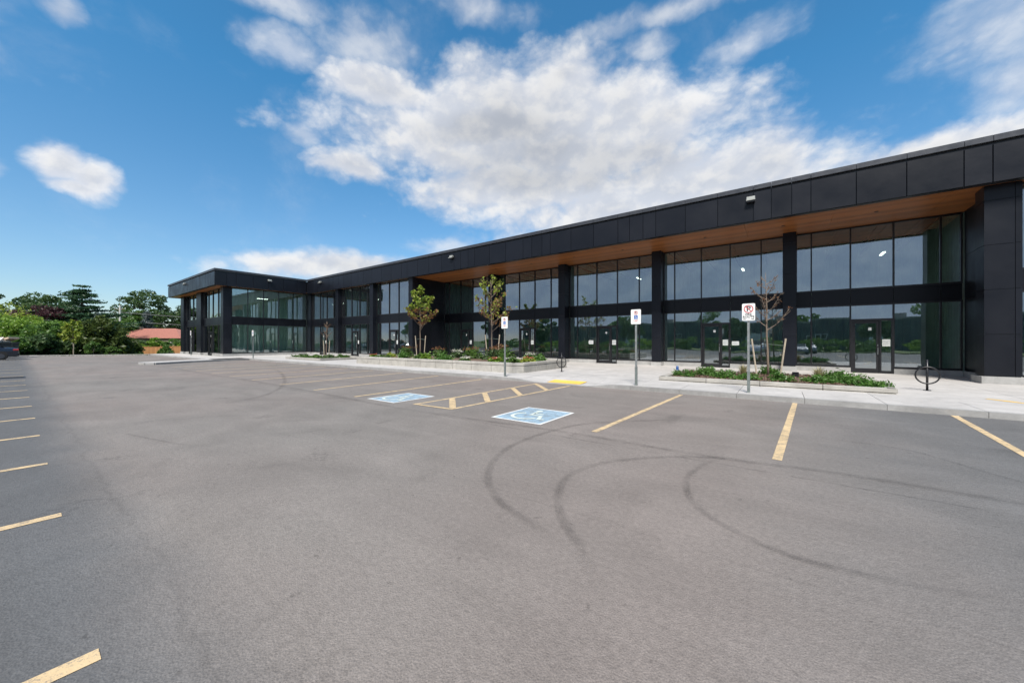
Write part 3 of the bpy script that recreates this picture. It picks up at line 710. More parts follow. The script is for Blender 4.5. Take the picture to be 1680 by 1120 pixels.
column(-25.64, -25.10, 19.95, 20.45); column(-31.33, -30.78, 19.9, 20.3); column(-37.55, -37.0, 19.9, 20.3); column(-44.3, -43.44, 20.13, 20.45)
# return walls of the recess
for xa, xb, ya, yb in ((-25.56, -25.12, 20.47, 23.6),):
    c = part(MB().box(xa, xb-.03, ya, yb, .36, ZS), 'return_wall', 'black metal')
    for y0, y1 in ((20.47, 22.0), (22.0, 23.6)):
        for a, b in zip([.36, 3.41, 5.2], [3.41, 5.2, ZS]): MB().box(xb-.028, xb, y0+.006, y1-.006, a+.006, b-.006).build('cladding_panel', 'black panel', c)
    part(MB().box(xa, xb+.03, ya+.12, yb-.02, .05, .36), 'plinth_block', 'base concrete')
c = part(MB().box(6.25, 6.6, 20.95, 23.6, .36, ZS), 'return_wall', 'black metal')
for y0, y1 in ((20.95, 22.3), (22.3, 23.6)):
    for a, b in zip([.36, 3.41, 5.2], [3.41, 5.2, ZS]): MB().box(6.218, 6.248, y0+.006, y1-.006, a+.006, b-.006).build('cladding_panel', 'black panel', c)
part(MB().box(6.20, 6.6, 21.0, 23.58, .05, .36), 'plinth_block', 'base concrete')
# big column by the right edge
cc = part(MB().box(5.80, 6.58, 20.23, 20.93, .38, ZS), 'column', 'black metal')
zz = [.40, 1.85, 3.41, 4.97, 6.52, ZS-.01]
for a, b in zip(zz[:-1], zz[1:]):
    MB().box(5.77, 6.44, 20.2, 20.228, a+.008, b-.008).build('cladding_panel', 'dark panel', cc); MB().box(6.455, 6.60, 20.2, 20.228, a+.008, b-.008).build('cladding_panel', 'dark panel', cc)
    MB().box(5.77, 5.798, 20.232, 20.93, a+.008, b-.008).build('cladding_panel', 'dark panel', cc)
part(MB().box(5.68, 6.66, 20.08, 20.98, .05, .38), 'plinth_block', 'base concrete')
glazed_bay('x', 20.5, 6.62, [7.9, 9.3, 10.7, 12.1], 12.6, door=2); column(12.6, 13.2, 20.2, 20.5); glazed_bay('x', 20.5, 13.2, [14.6, 16.0, 17.4], 19.8, door=1); column(19.8, 20.4, 20.2, 20.5)
# wing: side facing +X and front facing -Y
XW = -44.42
glazed_bay('y', XW, 12.90, [14.31, 15.74, 17.19, 18.69], 20.10)
column(-45.1, -44.3, 12.2, 12.88)
YN = 12.5
glazed_bay('x', YN, -51.6, [-49.9, -48.45, -46.7], -45.13, door=1); glazed_bay('x', YN, -58.5, [-57.1, -55.6, -54.3], -53.2, door=1)
column(-53.2, -51.6, 12.2, 12.45); column(-59.8, -58.5, 12.2, 12.6)
# hidden outer walls
mb = MB().box(-59.8, -59.5, 12.62, 44.7, .0, 7.9); mb.box(-59.5, 20.4, 44.4, 44.7, 0, 7.9); mb.box(20.1, 20.4, 20.55, 44.4, 0, 7.9); part(mb, 'rear_wall', 'dark panel')
# wall lights on the fascia
def wall_light(x, y, z, axis):
    if axis == 'x':
        M = Matrix.Translation((x, y, z)); o = part(MB().box(-.16, .16, -.16, -.001, -.02, .10, M=M), 'wall_light', 'lamp grey', bevel=.01)
        MB().box(-.17, .17, -.24, -.12, -.09, -.045, M=M).build('lamp_visor', 'lamp grey', o); MB().box(-.15, .15, -.2, -.02, -.16, -.095, M=M).build('lamp_lens', 'black metal', o)
    else:
        M = Matrix.Translation((x, y, z)); o = part(MB().box(.001, .16, -.16, .16, -.02, .10, M=M), 'wall_light', 'lamp grey', bevel=.01)
        MB().box(.12, .24, -.17, .17, -.09, -.045, M=M).build('lamp_visor', 'lamp grey', o); MB().box(.02, .2, -.15, .15, -.16, -.095, M=M).build('lamp_lens', 'black metal', o)
wall_light(-1.08, YF, 8.0, 'x'); wall_light(-20.1, YF, 8.0, 'x'); wall_light(-40.2, YF, 8.0, 'x'); wall_light(XS, 15.92, 8.0, 'y'); wall_light(-53.49, 11.3, 8.0, 'x'); wall_light(12.5, YF, 8.0, 'x')
# interior: ribbed back walls, unit partitions, floor, deck, tube lights
def ribbed(axis, plane, u0, u1, z0, z1, face, mt='inner wall', name='inner_wall'):
    n = max(4, int((u1-u0)/.33)); mb = MB(); P = []
    for i in range(n):
        a = u0+(u1-u0)*i/n; s = (u1-u0)/n
        P += [(a, 0), (a+s*.25, .0), (a+s*.35, .05), (a+s*.9, .05), (a+s, 0)]
    for (a, d), (b, e) in zip(P[:-1], P[1:]):
        if axis == 'x': q = [(a, plane+face*d, z0), (b, plane+face*e, z0), (b, plane+face*e, z1), (a, plane+face*d, z1)]
        else: q = [(plane+face*d, a, z0), (plane+face*e, b, z0), (plane+face*e, b, z1), (plane+face*d, a, z1)]
        mb.poly(q)
    return part(mb, name, mt)
ribbed('x', 31.5, -59, 20, .2, 7.9, -1); ribbed('x', 24.4, -44, -25.7, .2, 7.9, -1)
ribbed('y', -47.3, 12.7, 24.2, .2, 7.9, 1)
ribbed('y', -47.6, 12.7, 30, .2, 7.9, -1)
for xp, y0 in ((-51.9, 12.9), (-37.28, 20.7), (-31.05, 20.7), (-25.34, 23.8), (-19.0, 23.9), (-12.5, 23.9), (-6.05, 23.9), (.36, 23.9), (6.45, 23.9), (12.9, 20.7)):
    ribbed('y', xp, y0, 31.4, .2, 7.9, 1)
mb = MB().box(-59.4, -44.55, 12.7, 31.4, .10, .2); mb.box(-44.5, 20, 23.85, 31.4, .10, .2); mb.box(-44.5, -25.6, 20.5, 23.8, .10, .2); mb.box(6.7, 20, 20.6, 23.8, .1, .2); part(mb, 'inner_floor', 'inner floor')
mb = MB()
for i in range(40):
    xx = -44+i*1.6
    mb.box(xx, xx+.06, 24.1, 31.3, 7.45, 7.6); mb.box(xx, xx+.06, 24.1, 31.3, 7.0, 7.06)
for i in range(12): mb.box(-50.3, -44.7, 13.2+i*1.5, 13.26+i*1.5, 7.4, 7.6)
part(mb, 'roof_joists', 'inner dark')
mb = MB().box(-59.4, -44.8, 12.8, 31.4, 7.91, 7.98); mb.box(-44.79, 20, 20.6, 31.4, 7.91, 7.98); mb.build('ceiling_deck', 'inner dark', bld)
def tube(x, y, z, L=1.2, ax='y'):
    L *= .72
    h = (L/2, .05) if ax == 'x' else (.05, L/2)
    o = part(MB().box(x-h[0]-.02, x+h[0]+.02, y-h[1]-.02, y+h[1]+.02, z+.0, z+.06), 'strip_light', 'sign white'); MB().box(x-h[0], x+h[0], y-h[1], y+h[1], z-.04, z-.002).build('light_tube', 'tube light', o)
tube(4.2, 26.3, 6.1); tube(-1.9, 27.0, 6.1); tube(-8.5, 27.5, 6.3); tube(-46.0, 16.2, 6.3, 1.4, 'y'); tube(-40.6, 22.4, 6.0, 1.6, 'x'); tube(-34.3, 22.6, 6.0, 1.2, 'x'); tube(-28.3, 22.6, 6.0, 1.2, 'x')
# papers taped to the glass beside the doors
def paper(x, z, w, h, y=YR): 
    o = part(MB().box(x-w/2, x+w/2, y-.012, y-.008, z-h/2, z+h/2), 'taped_paper', 'paper')
    g = MB()
    for k in range(3): g.box(x-w*.35, x+w*(.1+.1*k), y-.0155, y-.0135, z+h*(.2-.2*k), z+h*(.24-.2*k))
    g.build('paper_print', 'pale grey print', o)
paper(-2.02, 1.50, .34, .22); paper(-10.6, 1.55, .34, .26)

# ------------------------------------------------------------ planters
def block_run(par, pts, h, th, seg, z0=.12, capw=.06, name='planter_block', mt='planter concrete'):
    for (x0, y0), (x1, y1) in zip(pts[:-1], pts[1:]):
        a = Vector((x0, y0, 0)); b = Vector((x1, y1, 0)); L = (b-a).length; n = max(1, round(L/seg)); t = (b-a)/L
        M = Matrix.Translation(a) @ Matrix.Rotation(math.atan2(t.y, t.x), 4, 'Z')
        for i in range(n):
            u0 = i*L/n; u1 = (i+1)*L/n
            MB().box(u0+.012, u1-.012, 0, th, z0, z0+h-.14, M=M).build(name, mt, par, bevel=.008)
            MB().box(u0+.006, u1-.006, -.015, th+.02, z0+h-.125, z0+h, M=M).build('cap_stone', mt, par, bevel=.01)
        MB().box(.04, L-.04, .03, th-.02, z0+.005, z0+h-.01, M=M).build('joint_fill', 'joint dark', par)
def soil(par, P, z, nn=26, mt='mulch', hump=.1):
    xs = [p[0] for p in P]; ys = [p[1] for p in P]; x0, x1, y0, y1 = min(xs), max(xs), min(ys), max(ys); mb = MB()
    for j in range(nn+1):
        for i in range(nn+1):
            u = i/nn; v = j/nn; e = min(u, 1-u, v, 1-v)
            mb.v.append((x0+(x1-x0)*u, y0+(y1-y0)*v, z+hump*min(1, e*4)+random.uniform(-.02, .02)))
    for j in range(nn):
        for i in range(nn): a = j*(nn+1)+i; mb.f.append((a, a+1, a+nn+2, a+nn+1)); mb.mi.append(0)
    return mb.build('soil_bed', mt, par, smooth=True)
pl = thing('concrete_planter', 'long raised bed of pale concrete blocks full of flowers and two staked trees', 'planter')
block_run(pl, [(-23.2, 13.75), (-10.05, 13.75)], .47, .28, 1.28); block_run(pl, [(-10.05, 13.75), (-9.7, 14.15)], .47, .28, .6); block_run(pl, [(-9.7, 14.15), (-9.7, 18.4)], .47, .28, 1.2)
block_run(pl, [(-9.7, 18.4), (-23.2, 18.4)], .47, .28, 1.28); block_run(pl, [(-23.2, 18.4), (-23.2, 13.75)], .47, .28, 1.28)
soil(pl, [(-23.0, 13.9), (-9.95, 18.2)], .48, 30)
pr_ = thing('low_planter', 'low curbed bed of mulch and spreading juniper beside the FIRE ROUTE sign', 'planter')
pm = thing('low_planter', 'small low curbed bed of green ground cover near the inner corner of the plaza', 'planter')
for p, (x0, x1, y0, y1) in ((pr_, (-3.7, 2.6, 14.45, 19.2)), (pm, (-34.3, -28.3, 13.8, 17.8))):
    block_run(p, [(x0, y0), (x1, y0)], .17, .18, 1.55, capw=.03, name='edge_block'); block_run(p, [(x1, y0), (x1, y1)], .17, .18, 1.55, name='edge_block')
    block_run(p, [(x1, y1), (x0, y1)], .17, .18, 1.55, name='edge_block'); block_run(p, [(x0, y1), (x0, y0)], .17, .18, 1.55, name='edge_block')
    soil(p, [(x0+.1, y0+.1), (x1-.1, y1-.1)], .20, 24, hump=.06)

def clump_points(n, rx, ry, rz, c=(0, 0, 0), k=9, tight=.32, flat=True):
    C = RNG.normal(size=(k, 3)); C /= np.linalg.norm(C, axis=1, keepdims=True); C *= RNG.uniform(.35, .9, (k, 1))
    if flat: C[:, 2] = np.abs(C[:, 2])
    i = RNG.integers(0, k, n); P = C[i]+RNG.normal(size=(n, 3))*tight*.55
    if flat: P[:, 2] = np.abs(P[:, 2])
    return P*np.array([rx, ry, rz])+np.array(c)
def shrub(x, y, z, r, h, mt, n, size, label, name='shrub', cat='shrub', group=None, extra=None, k=9, aspect=1.6):
    t = thing(name, label, cat, (x, y, z), 0, group)
    leaves('foliage', clump_points(n, r, r, h, k=k), size, mt, t, aspect, .3)
    mb = MB()
    for i in range(5):
        a = random.uniform(0, 6.28); mb.tube([(0, 0, -.03), (math.cos(a)*r*.3, math.sin(a)*r*.3, h*.4), (math.cos(a)*r*.6, math.sin(a)*r*.6, h*.75)], [.012, .009, .004], 5)
    mb.build('stems', 'bark', t)
    if extra:
        em, en, es = extra; P = clump_points(en, r*.9, r*.9, h*.35, (0, 0, h*.75)); leaves('flowers', P, es, em, t, 1.1)
    return t
# junipers in the near bed
J = [(-3.0, 15.6, .48, .22, 'leftmost spreading juniper in the low bed beside the fire route sign'), (-2.35, 16.6, .5, .28, 'spreading juniper second from the left end of the low bed, towards the doors'), (-1.75, 15.7, .5, .24, 'wide juniper just left of the fire route sign in the low bed'), (-.95, 15.35, .45, .2, 'small juniper directly behind the foot of the fire route sign pole'),
     (.0, 15.5, .48, .22, 'low juniper in front of the bare staked sapling'), (-.35, 18.3, .5, .28, 'juniper behind the trunk of the bare staked sapling'), (1.0, 15.6, .42, .2, 'small juniper in front of the pale grass tuft at the right of the low bed'), (1.55, 17.6, .45, .25, 'juniper behind the pale grass tuft near the right end of the low bed'), (1.75, 16.0, .62, .27, 'broad bright juniper second from the right corner of the low bed'), (2.15, 15.1, .5, .2, 'juniper at the right front corner of the low bed near the bike rack')]
for x, y, r, h, lb in J:
    shrub(x, y, .24, r, h*1.25, 'leaf juniper', 1150, .042, lb, 'juniper', 'juniper', 'junipers in the low bed', k=16, aspect=2.6)
def tuft(x, y, z, h, r, n, mt, label, group=None):
    t = thing('grass_tuft', label, 'ornamental grass', (x, y, z), 0, group); mb = MB()
    for i in range(n):
        a = random.uniform(0, 6.28); l = h*random.uniform(.6, 1.1); b = r*random.uniform(.2, 1)
        c, s_ = math.cos(a), math.sin(a); w = .006
        p0 = Vector((c*.03, s_*.03, 0)); p1 = Vector((c*b*.45, s_*b*.45, l*.7)); p2 = Vector((c*b, s_*b, l)); q = Vector((-s_, c, 0))*w
        mb.poly([p0-q, p0+q, p1+q, p1-q]); mb.poly([p1-q, p1+q, p2])
    mb.build('blades', mt, t)
tuft(1.05, 16.4, .24, .5, .35, 160, 'leaf straw', 'pale straw coloured grass tuft between junipers right of the sapling', 'grass tufts'); tuft(-1.15, 16.5, .24, .5, .35, 160, 'leaf straw', 'straw coloured grass tuft left of the sapling behind the sign pole', 'grass tufts')
# mixed bed in the long planter
kinds = ['leaf mid', 'leaf bright', 'leaf juniper', 'leaf dark', 'leaf mid']
bed = [(-22.4, 14.5, .32, .22, 'leaf bright', 'petal red', 'low bright green plant with red flowers at the far left end of the long planter'), (-21.7, 15.4, .45, .3, 'leaf yellowgreen', None, 'yellow green leafy plant near the left end of the long planter'), (-21.1, 14.4, .4, .25, 'leaf mid', None, 'small green mound left of the leafy staked tree'), (-20.9, 16.4, .75, .8, 'leaf mid', 'leaf rust', 'tall bush with rusty tips just left of the leafy staked tree'),
       (-19.3, 14.7, .5, .35, 'leaf juniper', None, 'bright green mound in front of the leafy staked tree'), (-18.6, 17.0, .6, .7, 'leaf mid', 'leaf rust', 'rust tipped bush right of the leafy staked tree'), (-17.9, 15.0, .5, .4, 'leaf mid', None, 'round green plant right of the leafy staked tree'), (-17.0, 14.5, .45, .35, 'leaf bright', None, 'bright green clump about the middle of the long planter'),
       (-16.4, 16.4, .5, .55, 'leaf dark', 'petal pale', 'dark stemmed plant with pale flower heads mid planter'), (-15.5, 14.6, .5, .4, 'leaf juniper', None, 'fresh green mound left of the tree with thin rusty crown'), (-14.7, 16.0, .7, .75, 'leaf mid', 'leaf rust', 'large rust tipped bush left of the thin crowned tree'), (-13.3, 16.2, .75, .75, 'leaf dark', 'leaf rust', 'dark green bush with pinkish tips at the foot of the thin crowned tree'), (-12.2, 15.8, .55, .85, 'leaf mid', 'leaf rust', 'tall red tipped bush right of the thin crowned tree, beside the sign pole'),
       (-13.8, 14.5, .35, .22, 'leaf mid', 'petal pale', 'small pale flowered plant at the planter front edge, left of the access sign'), (-11.7, 14.5, .4, .25, 'leaf bright', 'petal red', 'low orange and red flowers behind the access sign pole'), (-10.9, 14.8, .4, .25, 'leaf mid', 'petal pale', 'low plant with white flowers near the front corner of the long planter'), (-10.4, 15.6, .4, .28, 'leaf yellowgreen', 'petal red', 'yellow green plant with red flowers near the right side of the long planter'), (-10.5, 16.9, .45, .38, 'leaf juniper', None, 'fresh green plant near the back right corner of the long planter'), (-11.5, 17.4, .4, .4, 'leaf mid', 'petal pale', 'pale flowered plant at the back of the long planter before the glass')]
for x, y, r, h, mt, fl, lb in bed:
    shrub(x, y, .54, r, h, mt, 900, .075, lb, 'shrub', 'shrub', 'plants in the long planter', extra=(fl, 130, .06) if fl else None)
for i, (x, y, r, h) in enumerate([(-33.6, 14.8, .7, .3), (-32.6, 14.5, .6, .28), (-31.6, 14.9, .7, .3), (-30.6, 14.6, .6, .28), (-29.5, 15.0, .7, .3), (-29.2, 16.3, .6, .3)]):
    shrub(x, y, .22, r, h, 'leaf mid' if i % 2 else 'leaf dark', 700, .09, ['low dark green ground plant at the left end of the small far bed', 'second low plant from the left in the small far bed', 'dark ground plant at the foot of the thin far sapling', 'low green plant just right of the thin far sapling', 'dark ground plant towards the right end of the small far bed', 'low green plant at the back right of the small far bed'][i], 'ground_plant', 'ground cover plant', 'ground plants in the small far bed')
# mulch chips
P = np.column_stack([RNG.uniform(-3.4, 2.3, 2600), RNG.uniform(14.75, 18.9, 2600), RNG.uniform(.25, .285, 2600)])
o = leaves('mulch_chips', P, .05, 'mulch', pr_, 2.2); o['kind'] = 'stuff'

# ------------------------------------------------------------ young staked trees
def sapling(x, y, z, H, fork, spread, mt_list, label, nleaf, lsize, seed, lean=0, leaf_from=0.0, group='young staked trees', stakes=True, barkm='bark', tr=.045):
    rd = random.Random(seed); t = thing('young_tree', label, 'tree', (x, y, z), 0, group)
    tr_mb = MB(); top = Vector((lean, 0, H)); pts = []
    for i in range(9):
        f = i/8; pts.append((lean*f+rd.uniform(-.03, .03)*f, rd.uniform(-.03, .03)*f, H*f-.05*(i == 0)))
    tr_mb.tube(pts, [tr*(1-.85*i/8) for i in range(9)], 8); tr_mb.build('trunk', barkm, t, smooth=True)
    br = MB(); tips = []; nb = 15
    for i in range(nb):
        f = fork+(1-fork)*(i/nb)**1.05*.92; b0 = Vector((lean*f, 0, H*f)); a = i*2.4+rd.uniform(-.4, .4)
        L = spread*(1-.62*((f-fork)/(1-fork)))*rd.uniform(.75, 1.15); rise = rd.uniform(.75, 1.3)*L
        d = Vector((math.cos(a), math.sin(a), 0)); p1 = b0+d*L*.45+Vector((0, 0, rise*.3)); p2 = b0+d*L*.8+Vector((0, 0, rise*.7)); p3 = b0+d*L+Vector((0, 0, rise))
        br.tube([b0, p1, p2, p3], [tr*.42, tr*.3, tr*.18, .004], 5)
        for q, m in ((p1, .5), (p2, .42), (p3, .3), (p1.lerp(p2, .5), .4)):
            for s_ in range(2):
                aa = a+rd.uniform(-1.3, 1.3); e = q+Vector((math.cos(aa), math.sin(aa), rd.uniform(.3, 1.1)))*L*m*rd.uniform(.5, 1)
                mid = q.lerp(e, .5)+Vector((0, 0, -.02)); br.tube([q, mid, e], [.010, .007, .003], 4); tips += [e, mid, e.lerp(q, .25)]
                for w in range(2):
                    e2 = mid+Vector((rd.uniform(-1, 1), rd.uniform(-1, 1), rd.uniform(0, 1)))*L*.22; br.tube([mid, e2], [.005, .002], 3); tips.append(e2)
    br.build('branches', barkm, t)
    tips = np.array([tuple(p) for p in tips]); zt = tips[:, 2]/H
    for mt, lo, hi, n in mt_list:
        sel = tips[(zt >= lo) & (zt <= hi)]
        if len(sel) == 0 or n == 0: continue
        i = RNG.integers(0, len(sel), n); P = sel[i]+RNG.normal(size=(n, 3))*.055*spread
        leaves('leaf_cluster', P, lsize, mt, t, 1.9)
    if stakes:
        for sx in (-1, 1):
            s_ = thing('tree_stake', 'pale wooden stake %s of %s' % ('left' if sx < 0 else 'right', stakes), 'stake', (x+sx*.37, y+.02, z), 0, 'stakes holding the young trees')
            MB().tube([(0, 0, -.1), (sx*.18, 0, 1.45)], .032, 6).build('stake_post', 'stake wood', s_)
            MB().tube([(sx*.15, -.0, 1.18), (-sx*.12, -.02, 1.2), (-sx*.40, -.02, 1.24)], .018, 5).build('tie_strap', 'strap', s_)
    return t
sapling(-.39, 17.6, .26, 4.05, .44, .62, [('leaf rust', .45, .95, 90)], 'nearly bare sapling with rusty dead leaves between two stakes in the near low bed', 0, .05, 3, -.1, stakes='the nearly bare sapling by the fire route sign')
sapling(-20.3, 16.8, .55, 4.75, .38, .95, [('leaf rust', .4, .70, 420), ('leaf yellowgreen', .5, .7, 160), ('leaf yellowgreen', .68, 1.1, 900), ('leaf bright', .70, 1.1, 380)], 'young tree with bright yellow green crown staked in the left of the long planter', 0, .10, 5, .0, stakes='the leafy tree in the long planter')
sapling(-13.8, 16.8, .55, 4.7, .34, 1.05, [('leaf rust', .35, .85, 380), ('leaf yellowgreen', .5, 1.15, 380), ('leaf yellowgreen', .8, 1.2, 160)], 'thin young tree with sparse yellow green and rusty leaves, mid long planter', 0, .085, 9, -.1, stakes='the thin crowned tree in the long planter')
sapling(-31.7, 16.0, .24, 3.1, .5, .40, [('leaf rust', .5, 1.1, 40)], 'thin bare sapling in the small far bed by the corner', 0, .06, 12, .05, stakes='the thin sapling in the small far bed')
sapling(-68.6, 4.2, -.12, 4.0, .32, 1.0, [('leaf yellowgreen', .2, 1.2, 1100), ('leaf bright', .2, 1.2, 300), ('leaf rust', .2, .6, 60)], 'young yellow green tree with two stakes on the far grass edge of the lot', 0, .17, 15, .0, stakes='the young tree beyond the far edge of the lot')

# ------------------------------------------------------------ signs
def sign_base(x, y, ztop, w, h, label, group, name='parking_sign'):
    t = thing(name, label, 'sign', (x, y, .13), 0, group)
    zt = ztop-.13
    p = MB().box(-.03, .03, -.012, .012, .5, zt-.04); p.box(-.03, -.022, -.03, -.012, .5, zt-.04); p.box(.022, .03, -.03, -.012, .5, zt-.04); p.build('post', 'steel', t)
    MB().box(-.037, .037, -.034, .03, -.03, .62).build('post_sleeve', 'steel sleeve', t, bevel=.004)
    pl_ = MB(); r = .03; P = []
    for cx, cz, a0 in ((w/2-r, zt-r, 0), (-w/2+r, zt-r, 90), (-w/2+r, zt-h+r, 180), (w/2-r, zt-h+r, 270)):
        for k in range(4): a = R(a0+30*k); P.append((cx+r*math.cos(a), cz+r*math.sin(a)))
    n = len(P); f = [(x_, -.036, z_) for x_, z_ in P]; b = [(x_, -.032, z_) for x_, z_ in P]
    pl_.poly(f[::-1]); pl_.poly(b)
    for i in range(n): pl_.poly([f[i], f[(i+1) % n], b[(i+1) % n], b[i]])
    pl_.build('sign_plate', 'sign white', t)
    return t, zt
RX = Matrix.Rotation(R(90), 3, 'X')
def fire_sign(x, y, ztop, label):
    w, h = .315, .49; t, zt = sign_base(x, y, ztop, w, h, label, 'signs')
    t.name = 'fire_route_sign'
    Tm = lambda a, b: (a, -.0385, b); Tk = lambda a, b: (a, -.040, b)
    cz = zt-.155
    mb = MB(); stroke(mb, [(.105*math.cos(R(a)), cz+.105*math.sin(R(a))) for a in range(0, 360, 12)], .022, 0, True, 0, Tk); stroke(mb, [(-.073, cz+.073), (.073, cz-.073)], .020, 0, False, 0, Tk); mb.build('prohibition_ring', 'sign red', t)
    text_mesh('P', .20, 'P', 'sign black', t, Vector((0, -.0385, cz-.002)), RX, 1.05, .004, 'letter_p')
    text_mesh('FIRE', .085, 'FIRE', 'sign black', t, Vector((0, -.0385, zt-.315)), RX, 1.0, .002, 'lettering')
    text_mesh('ROUTE', .085, 'ROUTE', 'sign black', t, Vector((0, -.0385, zt-.385)), RX, 1.0, .002, 'lettering')
    mb = MB()
    for s_ in (-1, 1):
        z0 = zt-.447; q = [(s_*.135, z0), (s_*.105, z0+.02), (s_*.105, z0+.008), (s_*.062, z0+.008), (s_*.062, z0-.008), (s_*.105, z0-.008), (s_*.105, z0-.02)]
        if s_ > 0: q = q[::-1]
        mb.poly([Tm(a, b) for a, b in q])
    mb.build('arrow_print', 'sign black', t)
    return t
fire_sign(-.74, 12.48, 2.685, 'white FIRE ROUTE no parking sign on a steel post at the curb')
def access_sign(x, y, ztop, label, detail=True):
    w, h = .33, .49; t, zt = sign_base(x, y, ztop, w, h, label, 'accessible parking signs')
    Tm = lambda a, b: (a, -.0385, b); Tk = lambda a, b: (a, -.040, b)
    cz = zt-.115
    mb = MB(); stroke(mb, [(.058*math.cos(R(a)), cz+.058*math.sin(R(a))) for a in range(0, 360, 15)], .014, 0, True, 0, Tk); stroke(mb, [(-.042, cz+.042), (.042, cz-.042)], .012, 0, False, 0, Tk); mb.build('prohibition_ring', 'sign red', t)
    text_mesh('P', .10, 'P', 'sign black', t, Vector((0, -.0385, cz)), RX, 1.0, .002, 'letter_p')
    q = zt-.26; MB().poly([Tm(-.062, q-.062), Tm(.062, q-.062), Tm(.062, q+.062), Tm(-.062, q+.062)]).build('blue_square', 'sign blue', t)
    mb = MB(); wheelchair(mb, 0, Tk, .115, 0, q); mb.build('access_symbol', 'sign white', t)
    text_mesh('BY PERMIT\nONLY', .036, 'BY', 'sign red', t, Vector((0, -.0385, zt-.385)), RX, 1.0, .001, 'lettering')
    return t
access_sign(-3.9, 12.34, 2.67, 'accessible parking sign on a steel post right of the yellow tactile strip'); access_sign(-9.4, 12.3, 2.64, 'accessible parking sign in front of the long planter corner')
access_sign(-37.1, 12.35, 2.58, 'edge of a white sign on a post by the far inner curb, before the wing'); access_sign(-50.8, 11.2, 2.75, 'farthest white sign on a post in front of the wing end')

# ------------------------------------------------------------ bike racks
def bike_rack(x, y, label):
    t = thing('bike_rack', label, 'bike rack', (x, y, .13), 0, 'bike racks')
    MB().tube([(0, 0, 0), (0, 0, .93)], .028, 12).build('post', 'black metal', t, smooth=True); MB().tube([(0, 0, .001), (0, 0, .012)], .085, 16).build('base_plate', 'black metal', t)
    mb = MB(); P = [(.25*math.cos(2*math.pi*k/36), -.03, .46+.25*math.sin(2*math.pi*k/36)) for k in range(37)]
    mb.tube(P, .02, 8, caps=False); mb.build('ring', 'black metal', t, smooth=True)
bike_rack(3.54, 16.2, 'black post and ring bike rack on the pavement right of the near low bed'); bike_rack(-8.6, 15.8, 'black post and ring bike rack beside the right end of the long planter')
o = MB().tube([(0, 0, 0), (0, 0, .17), (0, 0, .22)], [.07, .06, .03], 10).build('pavement_marker', 'blue plastic'); o.location = (-4.3, 20.3, .13); tag(o, 'small blue marker standing on the pavement left of the low bed, near the glass doors', 'marker')
o = MB().box(-.1, .1, -.07, .07, 0, .2).build('irrigation_box', 'black metal', bevel=.01); o.location = (.45, 17.4, .25); tag(o, 'small black irrigation box beside the right stake of the bare sapling', 'irrigation box')

